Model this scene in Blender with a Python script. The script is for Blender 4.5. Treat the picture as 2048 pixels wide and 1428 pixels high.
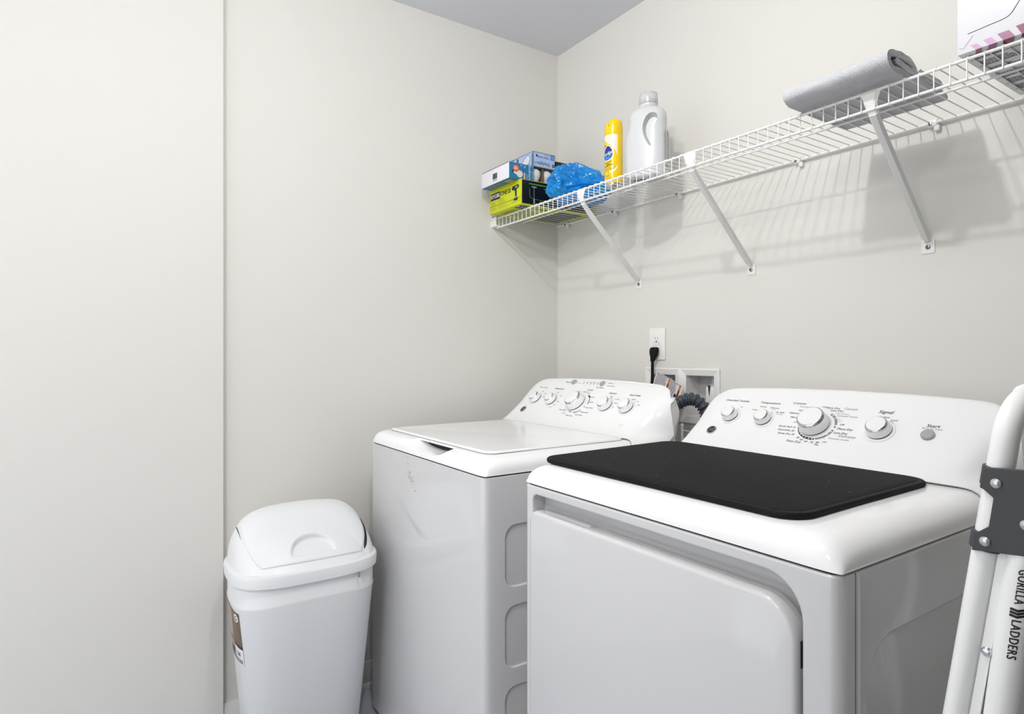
import bpy, bmesh, math, random
from mathutils import Vector, Matrix, noise
for o in list(bpy.data.objects): bpy.data.objects.remove(o, do_unlink=True)
S = bpy.context.scene
COL = S.collection
PI = math.pi
R = math.radians
random.seed(7)

# ------------------------------------------------------------------ camera, world, lights, exposure
FL = 0.028            # floor level
cam_d = bpy.data.cameras.new('camera'); cam = bpy.data.objects.new('camera', cam_d); COL.objects.link(cam)
cam.location = (1.9869, -1.5565, 1.1438)
cam.rotation_euler = (R(90), 0, R(56.155))
cam_d.sensor_width = 36; cam_d.lens = 36*1233.35/2048
cam_d.shift_y = -(714-707.56)/2048
cam_d.clip_start = 0.02
S.camera = cam
S.view_settings.view_transform = 'Standard'; S.view_settings.look = 'None'
S.view_settings.gamma = 1; S.view_settings.use_curve_mapping = False
S.view_settings.exposure = 0.06
w = bpy.data.worlds.new('world'); S.world = w; w.use_nodes = True
w.node_tree.nodes['Background'].inputs[0].default_value = (0.95, 0.97, 1.0, 1)
w.node_tree.nodes['Background'].inputs[1].default_value = 1.42
def lamp(name, loc, size, power, color, target=None):
    d = bpy.data.lights.new(name, 'AREA'); d.shape = 'DISK'; d.size = size; d.energy = power; d.color = color
    o = bpy.data.objects.new(name, d); COL.objects.link(o); o.location = loc
    if target: o.rotation_euler = (Vector(target)-Vector(loc)).to_track_quat('-Z', 'Y').to_euler()
    return o
pl_ = bpy.data.lights.new('ceiling_downlight', 'POINT'); pl_.shadow_soft_size = 0.022; pl_.energy = 19.5; pl_.color = (1.0, 0.985, 0.96)
plo = bpy.data.objects.new('ceiling_downlight', pl_); COL.objects.link(plo); plo.location = (1.28, -1.18, 2.26)
lamp('hallway_downlight', (1.83, -2.36, 2.32), 0.34, 21, (1.0, 0.99, 0.97), (1.1, -0.4, 1.0))

# ------------------------------------------------------------------ materials
def srgb(r, g, b):
    f = lambda c: (c/255/12.92 if c/255 <= .04045 else ((c/255+.055)/1.055)**2.4)
    return (f(r), f(g), f(b), 1)
def mat(name, col, rough=.5, metal=0, bump=0, scale=200, var=0, spec=.5, trans=0, coat=0, sss=0):
    m = bpy.data.materials.new(name); m.use_nodes = True
    n = m.node_tree.nodes; l = m.node_tree.links; b = n['Principled BSDF']
    b.inputs['Base Color'].default_value = col; b.inputs['Roughness'].default_value = rough
    b.inputs['Metallic'].default_value = metal; b.inputs['Specular IOR Level'].default_value = spec
    b.inputs['Transmission Weight'].default_value = trans; b.inputs['Coat Weight'].default_value = coat
    if coat: b.inputs['Coat Roughness'].default_value = .06
    if sss:
        b.inputs['Subsurface Weight'].default_value = sss; b.inputs['Subsurface Radius'].default_value = (.02, .02, .02)
    if bump or var:
        tc = n.new('ShaderNodeTexCoord'); t = n.new('ShaderNodeTexNoise')
        t.inputs['Scale'].default_value = scale; t.inputs['Detail'].default_value = 4
        l.new(tc.outputs['Object'], t.inputs['Vector'])
        if bump:
            bp = n.new('ShaderNodeBump'); bp.inputs['Strength'].default_value = bump; bp.inputs['Distance'].default_value = .002
            l.new(t.outputs['Fac'], bp.inputs['Height']); l.new(bp.outputs['Normal'], b.inputs['Normal'])
        if var:
            mx = n.new('ShaderNodeMix'); mx.data_type = 'RGBA'
            mx.inputs[6].default_value = col; mx.inputs[7].default_value = tuple(c*(1-var) for c in col[:3])+(1,)
            l.new(t.outputs['Fac'], mx.inputs[0]); l.new(mx.outputs[2], b.inputs['Base Color'])
    return m
M = {}
M['wall'] = mat('wall_paint', srgb(225, 223, 217), .75, bump=.10, scale=420, var=.015, spec=.3)
M['dim'] = mat('bounce_cutting_grey', srgb(104, 102, 99), .8, bump=.10, scale=420, spec=.2)  # dark tone made up for the unseen right wall to cut bounced light
M['ceil'] = mat('ceiling_paint', srgb(226, 227, 232), .9, bump=.06, scale=300, spec=.2)
M['trim'] = mat('white_trim_paint', srgb(225, 225, 224), .35, bump=.02, scale=60)
M['enamel'] = mat('white_enamel', srgb(211, 211, 212), .07, bump=.003, scale=20, spec=.5, coat=.5)
M['gloss'] = mat('white_gloss_plastic', srgb(247, 247, 247), .13, bump=.006, scale=25, spec=.5)
M['can'] = mat('white_matte_plastic', srgb(231, 232, 233), .38, bump=.03, scale=500)
M['dark'] = mat('dark_gap', srgb(18, 18, 18), .7, bump=.05)
M['chrome'] = mat('brushed_chrome', srgb(205, 206, 208), .12, 1, bump=.02, scale=90)
M['screw'] = mat('zinc_screw', srgb(150, 150, 148), .3, 1, bump=.1, scale=900)
M['ink'] = mat('black_ink', srgb(28, 28, 30), .5, bump=.01)
M['greyink'] = mat('grey_ink', srgb(140, 141, 144), .5, bump=.01)
M['button'] = mat('grey_button', srgb(168, 169, 171), .3, bump=.02)
M['wire'] = mat('white_vinyl_wire', srgb(238, 238, 236), .35, bump=.03, scale=300)
M['black'] = mat('black_rubber', srgb(17, 17, 18), .7, bump=.08, scale=400, spec=.2)
M['hose'] = mat('dark_grey_hose', srgb(62, 66, 78), .35, bump=.03, scale=300)
M['lime'] = mat('lime_card', srgb(205, 214, 20), .42, bump=.02, scale=200)
M['blackcard'] = mat('black_card', srgb(15, 16, 18), .35, bump=.02, scale=200)
M['white'] = mat('white_card', srgb(236, 234, 240), .4, bump=.02, scale=200)
M['bluecard'] = mat('blue_card', srgb(12, 120, 168), .4, bump=.02, scale=200)
M['pale'] = mat('pale_blue_card', srgb(172, 196, 232), .4, bump=.02, scale=200)
M['midblue'] = mat('mid_blue_print', srgb(62, 120, 190), .4, bump=.02)
M['navy'] = mat('navy_print', srgb(24, 42, 92), .4, bump=.02)
M['orange'] = mat('orange_print', srgb(240, 98, 42), .4, bump=.02)
M['card'] = mat('brown_card', srgb(120, 106, 92), .7, bump=.05, scale=300, var=.2)
M['bulb'] = mat('frosted_bulb', srgb(228, 228, 226), .35, bump=.02)
M['olive'] = mat('olive_print', srgb(132, 138, 22), .42, bump=.02)
M['green'] = mat('green_print', srgb(110, 170, 40), .4, bump=.02)
M['yellow'] = mat('yellow_lacquer', srgb(246, 208, 8), .22, bump=.01, scale=60)
M['cream'] = mat('cream_print', srgb(242, 238, 214), .3, bump=.01)
M['logoblue'] = mat('deep_blue_print', srgb(20, 50, 140), .3, bump=.01)
M['skyblue'] = mat('bright_blue_print', srgb(30, 140, 225), .3, bump=.01)
M['magenta'] = mat('magenta_print', srgb(130, 16, 78), .3, bump=.01)
M['mauve'] = mat('mauve_print', srgb(150, 88, 122), .3, bump=.01)
M['lilac'] = mat('lilac_print', srgb(196, 150, 190), .3, bump=.01)
M['carton'] = mat('glossy_white_carton', srgb(226, 225, 229), .3, bump=.05, scale=40)
M['ladder'] = mat('white_powder_coat', srgb(246, 246, 245), .28, bump=.02, scale=120)
M['bracket'] = mat('charcoal_plastic', srgb(66, 67, 69), .55, bump=.08, scale=700)
M['tagbrown'] = mat('brown_label', srgb(118, 98, 80), .4, bump=.02, scale=200, var=.35)
M['tan'] = mat('tan_print', srgb(178, 152, 124), .4, bump=.02)
M['amber'] = mat('orange_label_bar', srgb(214, 128, 30), .4, bump=.02)
M['boxgrey'] = mat('outlet_box_plastic', srgb(196, 196, 200), .4, bump=.02)
M['plate'] = mat('white_wall_plate', srgb(240, 239, 235), .3, bump=.01)
M['slot'] = mat('slot_black', srgb(30, 30, 30), .6, bump=.01)
M['scuff'] = mat('grey_scuff', srgb(120, 120, 120), .6, bump=.1)
# milky plastic of the detergent jug
M['jug'] = mat('milky_plastic', srgb(228, 229, 230), .3, bump=.03, scale=60, trans=.18, sss=.3)
M['clear'] = mat('clear_cap_plastic', srgb(245, 245, 245), .12, bump=.02, scale=60, trans=.55)
# blue plastic film
M['film'] = mat('blue_plastic_film', srgb(0, 148, 236), .16, bump=.35, scale=70, trans=.25)
def crease():
    m = M['film']; n = m.node_tree.nodes; l = m.node_tree.links; b = n['Principled BSDF']
    tc = n.new('ShaderNodeTexCoord'); vo = n.new('ShaderNodeTexVoronoi'); vo.feature = 'F1'; vo.inputs['Scale'].default_value = 42
    bp = n.new('ShaderNodeBump'); bp.inputs['Strength'].default_value = .55; bp.inputs['Distance'].default_value = .006
    l.new(tc.outputs['Object'], vo.inputs['Vector']); l.new(vo.outputs['Distance'], bp.inputs['Height']); l.new(bp.outputs['Normal'], b.inputs['Normal'])
    mx = n.new('ShaderNodeMix'); mx.data_type = 'RGBA'; mx.inputs[6].default_value = srgb(0, 124, 224); mx.inputs[7].default_value = srgb(20, 168, 238)
    nz = n.new('ShaderNodeTexNoise'); nz.inputs['Scale'].default_value = 18
    l.new(tc.outputs['Object'], nz.inputs['Vector']); l.new(nz.outputs['Fac'], mx.inputs[0]); l.new(mx.outputs[2], b.inputs['Base Color'])
crease()
# floor: pale grey tile with a grout grid
def floor_mat():
    m = mat('grey_floor_tile', srgb(176, 180, 190), .35)
    n = m.node_tree.nodes; l = m.node_tree.links; b = n['Principled BSDF']
    tc = n.new('ShaderNodeTexCoord'); br = n.new('ShaderNodeTexBrick'); ns = n.new('ShaderNodeTexNoise')
    br.offset = 0; br.inputs['Scale'].default_value = 1; br.inputs['Brick Width'].default_value = .305
    br.inputs['Row Height'].default_value = .305; br.inputs['Mortar Size'].default_value = .003
    br.inputs['Color1'].default_value = srgb(196, 199, 208); br.inputs['Color2'].default_value = srgb(188, 192, 202)
    br.inputs['Mortar'].default_value = srgb(150, 152, 158)
    ns.inputs['Scale'].default_value = 9; ns.inputs['Detail'].default_value = 6
    mx = n.new('ShaderNodeMix'); mx.data_type = 'RGBA'; mx.blend_type = 'MULTIPLY'; mx.inputs[0].default_value = .25
    l.new(tc.outputs['Object'], br.inputs['Vector']); l.new(tc.outputs['Object'], ns.inputs['Vector'])
    l.new(br.outputs['Color'], mx.inputs[6]); l.new(ns.outputs['Fac'], mx.inputs[7]); l.new(mx.outputs[2], b.inputs['Base Color'])
    return m
M['floor'] = floor_mat()
# waffle weave for the mat and knobbly weave for the towel
def weave(name, col, col2, sc, dist, rough, strength=1.0):
    m = mat(name, col, rough)
    n = m.node_tree.nodes; l = m.node_tree.links; b = n['Principled BSDF']
    b.inputs['Specular IOR Level'].default_value = .2
    tc = n.new('ShaderNodeTexCoord'); mp = n.new('ShaderNodeMapping')
    l.new(tc.outputs['UV'], mp.inputs['Vector'])
    w1 = n.new('ShaderNodeTexWave'); w1.bands_direction = 'X'; w2 = n.new('ShaderNodeTexWave'); w2.bands_direction = 'Y'
    for w_ in (w1, w2):
        w_.inputs['Scale'].default_value = sc; w_.inputs['Distortion'].default_value = 1.2
        w_.inputs['Detail'].default_value = 1; l.new(mp.outputs['Vector'], w_.inputs['Vector'])
    mu = n.new('ShaderNodeMath'); mu.operation = 'MULTIPLY'
    l.new(w1.outputs['Fac'], mu.inputs[0]); l.new(w2.outputs['Fac'], mu.inputs[1])
    bp = n.new('ShaderNodeBump'); bp.inputs['Strength'].default_value = strength; bp.inputs['Distance'].default_value = dist
    l.new(mu.outputs[0], bp.inputs['Height']); l.new(bp.outputs['Normal'], b.inputs['Normal'])
    mx = n.new('ShaderNodeMix'); mx.data_type = 'RGBA'; mx.inputs[6].default_value = col2; mx.inputs[7].default_value = col
    l.new(mu.outputs[0], mx.inputs[0]); l.new(mx.outputs[2], b.inputs['Base Color'])
    return m
M['mat'] = weave('black_waffle_mesh', srgb(46, 46, 47), srgb(14, 14, 15), 42, .0012, .8, .7)
M['towel'] = weave('grey_waffle_towel', srgb(242, 242, 244), srgb(188, 188, 193), 33, .0018, .95, .55)

# ------------------------------------------------------------------ mesh helpers
class MB:
    def __init__(s): s.v = []; s.f = []; s.m = []; s.mats = []; s.uv = {}
    def mi(s, k):
        if k not in s.mats: s.mats.append(k)
        return s.mats.index(k)
    def add(s, vs, fs, k, mtx=None):
        o = len(s.v); i = s.mi(k)
        s.v += [tuple((mtx @ Vector(p)) if mtx else p) for p in vs]
        for f in fs: s.f.append(tuple(a+o for a in f)); s.m.append(i)
        return s
    def box(s, a, b, k, bev=0, seg=2, mtx=None):
        bm = bmesh.new(); bmesh.ops.create_cube(bm, size=1)
        for v in bm.verts: v.co = Vector([(a[i]+b[i])/2 + v.co[i]*(b[i]-a[i]) for i in range(3)])
        if bev: bmesh.ops.bevel(bm, geom=bm.edges[:], offset=bev, segments=seg, profile=.5, affect='EDGES')
        s.bm(bm, k, mtx); return s
    def vbox(s, a, b, k, rad, seg=5, bev=0, axis=2, mtx=None):   # box with rounded edges along one axis
        pts = rrect(a, b, rad, seg, axis); n = len(pts[0])
        s.loft(pts, k, True, True, mtx=mtx); return s
    def bm(s, bm, k, mtx=None):
        bm.verts.index_update()
        s.add([v.co.copy() for v in bm.verts], [[v.index for v in f.verts] for f in bm.faces], k, mtx); bm.free()
    def loft(s, rings, k, cap0=True, cap1=True, closed=True, mtx=None):
        n = len(rings[0]); vs = [p for r in rings for p in r]; fs = []
        for i in range(len(rings)-1):
            for j in range(n if closed else n-1):
                a = i*n+j; b = i*n+(j+1) % n
                fs.append((a, b, b+n, a+n))
        if cap0: fs.append(tuple(range(n))[::-1])
        if cap1: fs.append(tuple(range((len(rings)-1)*n, len(rings)*n)))
        s.add(vs, fs, k, mtx); return s
    def tube(s, pts, r, k, seg=10, cap=True, closed=False, mtx=None, r2=None, phase=0):
        P = [Vector(p) for p in pts]; n = len(P); rings = []; up = None
        for i, p in enumerate(P):
            if closed: t = (P[(i+1) % n]-P[i-1]).normalized()
            else: t = (P[min(i+1, n-1)]-P[max(i-1, 0)]).normalized()
            if up is None:
                up = Vector((0, 0, 1)) if abs(t.z) < .9 else Vector((1, 0, 0))
            sd = t.cross(up).normalized(); up = sd.cross(t).normalized()
            rr = r[i] if isinstance(r, (list, tuple)) else r
            ru = rr if r2 is None else r2
            rings.append([p + sd*math.cos(2*PI*j/seg+phase)*rr + up*math.sin(2*PI*j/seg+phase)*ru for j in range(seg)])
        if closed: rings.append(rings[0])
        s.loft(rings, k, cap and not closed, cap and not closed, mtx=mtx); return s
    def lathe(s, prof, k, seg=28, mtx=None):        # prof (r, z) around local z; k str or list per segment
        n = seg; ks = k if isinstance(k, list) else [k]*(len(prof)-1)
        for i in range(len(prof)-1):
            (r0, z0), (r1, z1) = prof[i], prof[i+1]
            ra = [(r0*math.cos(2*PI*j/n), r0*math.sin(2*PI*j/n), z0) for j in range(n)]
            rb = [(r1*math.cos(2*PI*j/n), r1*math.sin(2*PI*j/n), z1) for j in range(n)]
            s.loft([ra, rb], ks[i], False, False, mtx=mtx)
        if prof[0][0] > 0: s.add([(prof[0][0]*math.cos(2*PI*j/n), prof[0][0]*math.sin(2*PI*j/n), prof[0][1]) for j in range(n)], [tuple(range(n))[::-1]], ks[0], mtx)
        if prof[-1][0] > 0: s.add([(prof[-1][0]*math.cos(2*PI*j/n), prof[-1][0]*math.sin(2*PI*j/n), prof[-1][1]) for j in range(n)], [tuple(range(n))], ks[-1], mtx)
        return s
    def poly(s, pts, k, depth=0, mtx=None):         # flat polygon, extruded along local z if depth
        n = len(pts); p0 = [(p[0], p[1], 0) for p in pts]
        if not depth: return s.add(p0, [tuple(range(n))], k, mtx)
        p1 = [(p[0], p[1], depth) for p in pts]
        return s.loft([p0, p1], k, True, True, mtx=mtx)
    def text(s, txt, size, k, mtx, align='CENTER', bold=0, shear=0, xs=1.0, depth=.0001, fn=None, spacing=1):
        c = bpy.data.curves.new('t', 'FONT'); c.body = txt; c.size = size; c.align_x = align; c.align_y = 'CENTER'
        c.shear = shear; c.resolution_u = 3; c.extrude = 0; c.space_character = spacing
        o = bpy.data.objects.new('t', c); COL.objects.link(o)
        dg = bpy.context.evaluated_depsgraph_get(); me = bpy.data.meshes.new_from_object(o.evaluated_get(dg))
        if fn:
            b_ = bmesh.new(); b_.from_mesh(me); x1 = max(v.co.x for v in b_.verts); x0 = min(v.co.x for v in b_.verts); y1 = max(v.co.y for v in b_.verts); y0 = min(v.co.y for v in b_.verts)
            for i in range(1, 10): bmesh.ops.bisect_plane(b_, geom=b_.verts[:]+b_.edges[:]+b_.faces[:], plane_co=(0, y0+(y1-y0)*i/10, 0), plane_no=(0, 1, 0))
            for i in range(1, 14): bmesh.ops.bisect_plane(b_, geom=b_.verts[:]+b_.edges[:]+b_.faces[:], plane_co=(x0+(x1-x0)*i/14, 0, 0), plane_no=(1, 0, 0))
            b_.to_mesh(me); b_.free()
        raw = [(v.co.x*xs, v.co.y, depth) for v in me.vertices]
        for dx in ((-.5, .5) if bold > .004 else (0,)):
            q_ = [Vector((x_+dx*bold*1.3*size, y_, z_+(.00002*size*(dx > 0)))) for x_, y_, z_ in raw]
            s.add([fn(v) for v in q_] if fn else q_, [tuple(p.vertices) for p in me.polygons], k, None if fn else mtx)
        bpy.data.objects.remove(o); bpy.data.curves.remove(c); bpy.data.meshes.remove(me); return s
    def build(s, name, parent=None, smooth=35, weld=True):
        me = bpy.data.meshes.new(name); me.from_pydata(s.v, [], s.f)
        for k in s.mats: me.materials.append(M[k])
        me.polygons.foreach_set('material_index', s.m)
        bm = bmesh.new(); bm.from_mesh(me)
        if weld: bmesh.ops.remove_doubles(bm, verts=bm.verts, dist=1e-6)
        bmesh.ops.recalc_face_normals(bm, faces=bm.faces); bm.to_mesh(me); bm.free()
        if smooth:
            for p in me.polygons: p.use_smooth = True
            me.set_sharp_from_angle(angle=R(smooth))
        o = bpy.data.objects.new(name, me); COL.objects.link(o)
        if parent is not None: attach(o, parent)
        return o
def attach(o, parent):
    o.parent = parent; o.matrix_parent_inverse = world_mtx(parent).inverted()
def world_mtx(o):
    m = Matrix.LocRotScale(o.location, o.rotation_euler, o.scale)
    return (world_mtx(o.parent) @ o.matrix_parent_inverse @ m) if o.parent else m
def rrect(a, b, rad, seg, axis=2):
    ax = [0, 1, 2]; ax.remove(axis); u, v = ax
    c = []
    for (cx, cy, a0) in ((b[u]-rad, b[v]-rad, 0), (a[u]+rad, b[v]-rad, 90), (a[u]+rad, a[v]+rad, 180), (b[u]-rad, a[v]+rad, 270)):
        for i in range(seg+1):
            t = R(a0+90*i/seg); c.append((cx+rad*math.cos(t), cy+rad*math.sin(t)))
    out = []
    for h in (a[axis], b[axis]):
        ring = []
        for (p, q) in c:
            P = [0, 0, 0]; P[u] = p; P[v] = q; P[axis] = h; ring.append(tuple(P))
        out.append(ring)
    return out
def boolean(o, cutter, op='DIFFERENCE'):
    md = o.modifiers.new('b', 'BOOLEAN'); md.object = cutter; md.operation = op; md.solver = 'EXACT'
    bpy.context.view_layer.update(); dg = bpy.context.evaluated_depsgraph_get()
    me = bpy.data.meshes.new_from_object(o.evaluated_get(dg)); o.modifiers.clear()
    old = o.data; o.data = me; bpy.data.meshes.remove(old); bpy.data.objects.remove(cutter)
    for p in me.polygons: p.use_smooth = True
    me.set_sharp_from_angle(angle=R(35)); me.name = o.name
def bevel(o, width, seg=3, angle=40):
    md = o.modifiers.new('bev', 'BEVEL'); md.width = width; md.segments = seg; md.limit_method = 'ANGLE'; md.angle_limit = R(angle); md.harden_normals = False
def thing(name, loc, label, cat, group=None):
    o = bpy.data.objects.new(name, None); COL.objects.link(o); o.location = loc; o.empty_display_size = .05
    return tag(o, label, cat, group)
def tag(o, label, cat, group=None):
    o['label'] = label; o['category'] = cat
    if group: o['group'] = group
    return o
def struct(o): o['kind'] = 'structure'; return o
def frame(o, x, y):
    x = Vector(x).normalized(); y = Vector(y); y = (y-x*y.dot(x)).normalized(); z = x.cross(y)
    return Matrix(((x.x, y.x, z.x, o[0]), (x.y, y.y, z.y, o[1]), (x.z, y.z, z.z, o[2]), (0, 0, 0, 1)))
def circ(r, n=24, cx=0, cy=0, ry=None): return [(cx+r*math.cos(2*PI*i/n), cy+(ry or r)*math.sin(2*PI*i/n)) for i in range(n)]
def smoothpath(pts, n=8, closed=False):                 # Catmull-Rom
    P = [Vector(p) for p in pts]; out = []; L = len(P)
    for i in range(L if closed else L-1):
        g = lambda j: P[j % L] if closed else P[max(0, min(L-1, j))]
        p0, p1, p2, p3 = g(i-1), g(i), g(i+1), g(i+2)
        for k in range(n):
            t = k/n
            out.append(.5*((2*p1)+(p2-p0)*t+(2*p0-5*p1+4*p2-p3)*t*t+(3*p1-p0-3*p2+p3)*t**3))
    if not closed: out.append(P[-1])
    return out

# ------------------------------------------------------------------ setting
CH = 2.3565
XR, YR = 2.90, -1.90       # right wall, added light blocker at the front
SX, SY = 0.02, -1.2536     # near left wall block
struct(MB().box((-.12, -3.2, FL-.1), (3.3, .12, FL), 'floor').build('floor'))
struct(MB().box((-.12, -3.2, CH), (3.3, .12, CH+.1), 'ceil').build('ceiling'))
wb = struct(MB().box((-.12, 0, FL), (XR+.12, .12, CH), 'wall').build('wall_back'))
cut = MB().box((.505, -.02, .937), (.782, .075, 1.085), 'wall').build('cutter'); boolean(wb, cut)
struct(MB().box((-.12, SY, FL), (0, 0, CH), 'wall').build('wall_left'))
struct(MB().box((-.12, -3.2, FL), (SX, SY, CH), 'wall').build('wall_front_left'))
struct(MB().box((XR, YR, FL), (XR+.12, 0, CH), 'dim').build('wall_right'))
struct(MB().box((1.77, YR-.12, FL), (XR+.12, YR, CH), 'wall').build('front_light_blocker'))  # added unseen slab, its left edge blocks part of the hallway light
def baseboard(name, a, b, nrm):                        # profile swept along a-b on the wall
    pr = [(0, 0), (.022, 0), (.022, .012), (.017, .020), (.014, .022), (.014, .070), (.010, .078), (.007, .086), (0, .088)]
    A, B, N = Vector(a), Vector(b), Vector(nrm)
    struct(MB().loft([[P+N*d+Vector((0, 0, h)) for d, h in pr] for P in (A, B)], 'trim').build(name))
baseboard('baseboard_left', (0, SY, FL), (0, 0, FL), (1, 0, 0))
baseboard('baseboard_back', (.022, 0, FL), (XR, 0, FL), (0, -1, 0))
baseboard('baseboard_right', (XR, -.022, FL), (XR, YR, FL), (-1, 0, 0))

# ------------------------------------------------------------------ laundry machines (shared shell)
AW = .686
ZD = .907                                               # deck level
PROF = [(.0, .868), (.0005, .878), (.0035, .888), (.0095, .8965), (.020, .9025), (.038, ZD-.001), (.07, ZD), (.20, ZD+.001), (.35, ZD+.001), (.477, ZD+.001), (.60, ZD), (.64, ZD), (.645, .868)]
PROF2 = [(.486, ZD+.003), (.497, .914), (.510, .922), (.525, .934), (.54, .948), (.575, .982), (.605, 1.0116), (.632, 1.038), (.642, 1.0475), (.650, 1.0545), (.658, 1.0590), (.667, 1.0600), (.680, 1.056), (.692, 1.040), (.698, 1.00), (.70, .94), (.70, .868)]
PK = .978; PN = math.sqrt(1+PK*PK)
def panel_pt(u, v, h=0):                                # point on the slanted panel: u across, v up the slope, h out of it
    return Vector((u, .54+v/PN-h*PK/PN, .948+v*PK/PN+h/PN))
def panel_mtx(org, u, v, h=0):
    return Matrix.Translation(Vector(org)) @ frame(panel_pt(u, v, h), (1, 0, 0), (0, 1/PN, PK/PN))
def top_piece(mb, prof, org, console, Rr=.042, back=0):
    if console: prof = [(y-(back*min(1, (i-10)/3) if i > 10 else 0), z) for i, (y, z) in enumerate(prof)]
    ts = [0, .002, .006, .012, .02, .03, Rr, .055, .075, .11, .2, AW/2]
    ts = ts + [AW-t for t in ts[-2::-1]]
    rings = []
    zb = prof[0][1]
    for x in ts:
        t = min(x, AW-x); q = min(1, t/Rr); s = 1-math.sqrt(max(0, 1-(1-q)**2))   # 1 at the end, 0 inside
        rc = .062; qc = min(1, t/rc); zc = 1-math.sqrt(max(0, 1-(1-qc)**2))
        bow = .012*abs(2*x/AW-1)**2.2
        ring = []; right = x > AW/2
        tt = max(0, t-.018) if right else t
        qc = min(1, tt/rc); zc = 1-math.sqrt(max(0, 1-(1-qc)**2))
        for i, (y, z) in enumerate(prof):
            if console:
                zt = 1.060-bow-(.026 if right else .040)*zc; zz = z; yy = y
                if z > .93:
                    zz = .93+(z-.93)*(zt-.93)/(1.06-.93)
                    yy = y-(z-zz)/PK*(1 if i < 11 else max(0, 1-(i-10)/5))
                ze = 1-math.sqrt(max(0, 1-(1-min(1, t/rc))**2))
                if z < .985: yy -= .050*ze*(1-max(0, z-ZD)/.078)**2
                # the right end turns back to a vertical edge, the left end is a short roll-over
                if i < 12:
                    k_ = (0, .45, .85, 1)[min(i, 3)]
                    if right:
                        q2 = max(0, 1-t/.068)**1.15; ye = max(yy, .628-(zz-.895)*.20)
                        yy += (ye-yy)*q2*k_
                    else: yy += s*.008*(1 if z > .93 else .2)
                    zz -= s*(.010+.020*max(0, (.945-z)/.035))
                xi = (.012 if right else .034)*max(0, 1-t/.080)*min(1, max(0, i-10)/3)*(1 if x < AW/2 else -1)
                ring.append((x+xi, yy, zz))
            else:
                zz = z-s*(.030 if i > 3 else .03*i/4*1.0)
                yy = y+(s*.012 if i > 0 else s*.006)*(1 if i < 7 else 0)
                ring.append((x, yy, max(zb, zz)))
        rings.append([Vector(org)+Vector(p) for p in ring])
    # close the underside
    if not console:
        for r_ in rings: r_.append(Vector((r_[-1].x, r_[-1].y, org[2]+zb)))
    mb.loft(rings, 'gloss', not console, not console); mb.front = [r_[0] for r_ in rings]
    if console:
        for r_ in (rings[0], rings[-1]):
            F = r_[:12]; B = r_[:10:-1]; cols = []
            for i in range(len(F)):
                t = i/(len(F)-1)*(len(B)-1); k = min(int(t), len(B)-2); cols.append(B[k].lerp(B[k+1], t-k))
            mb.loft([[p.lerp(q, u_) for p, q in zip(F, cols)] for u_ in (0, .33, .67, 1)], 'gloss', False, False, closed=False)
    return mb
def knob(parent, org, u, v, rb, rf, h, ang, name='knob'):
    m = panel_mtx(org, u, v, 0)
    mb = MB()
    k0 = 1.22 if rb < .03 else 1.06
    mb.lathe([(rb*k0, .0002), (rb*(k0-.02), .0014), (rb*1.03, .0020)], 'gloss', 32, m)
    mb.lathe([(rb*.96, .0015), (rb*.96, .005), (rb, .0052), (rb*.97, h*.35), (rb*.90, h*.72), (rb*.86, h*.80), (rb*.84, h*.82), (rf*1.14, h*.90), (rf*1.04, h*.985), (rf, h), (rf*.98, h*1.005)],
             ['dark', 'dark', 'gloss', 'gloss', 'gloss', 'chrome', 'chrome', 'chrome', 'chrome', 'gloss'], 36, m)
    mb.poly([(-.0011, rf*.99), (.0011, rf*.99), (.0011, rf*1.12), (-.0011, rf*1.12)], 'gloss', .002, m @ Matrix.Rotation(ang, 4, 'Z') @ Matrix.Translation((0, 0, h*.90)))
    o = mb.build(name, parent, 30); return o
def badge(parent, org, u, v):
    m = panel_mtx(org, u, v, 0); mb = MB()
    mb.lathe([(.0135, 0), (.0135, .001), (.0118, .0018), (.0105, .0019)], 'chrome', 28, m)
    mb.lathe([(.0105, .00195), (0.0001, .00196)], 'ink', 28, m)
    mb.text('GE', .0125, 'chrome', m @ Matrix.Translation((0, 0, .0021)), bold=-.004, shear=.25)
    for a0 in (20, 110, 200, 290):
        arc = [(.0088*math.cos(R(a0+t)), .0088*math.sin(R(a0+t)), .0021) for t in range(0, 61, 10)]
        mb.tube(arc, .0004, 'chrome', 6, mtx=m)
    return mb.build('badge', parent)
def lettering(parent, org, items, centres, extra):
    groups = {}
    for it in items:
        t, u, v, size = it[:4]; um = u+(len(t)*size*.28 if it[6] == 'LEFT' else -len(t)*size*.28 if it[6] == 'RIGHT' else 0)
        g = min(range(len(centres)), key=lambda k: abs(um-centres[k][0])+abs(v-centres[k][1])*.6); groups.setdefault(g, []).append(it)
    for g, its in sorted(groups.items()):
        mb = MB()
        for (t, u, v, size, bold, k, al) in its: mb.text(t, size, k, panel_mtx(org, u, v, .0003), al, bold, .22, xs=1.08)
        mb.build('printed_lettering', parent, 0, weld=False)
    mb = MB(); extra(mb); mb.build('dial_markings', parent, 0, weld=False)
def arcband(mb, org, u, v, r0, r1, a0, a1, k, h=.0003):
    n = max(3, int(abs(a1-a0)/6)); m = panel_mtx(org, u, v, h)
    p = [(r1*math.cos(R(a0+(a1-a0)*i/n)), r1*math.sin(R(a0+(a1-a0)*i/n))) for i in range(n+1)] + [(r0*math.cos(R(a1+(a0-a1)*i/n)), r0*math.sin(R(a1+(a0-a1)*i/n))) for i in range(n+1)]
    mb.poly(p, k, 0, m)
def dot(mb, org, u, v, r, k, h=.0004): mb.poly(circ(r, 10), k, 0, panel_mtx(org, u, v, h))
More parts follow.
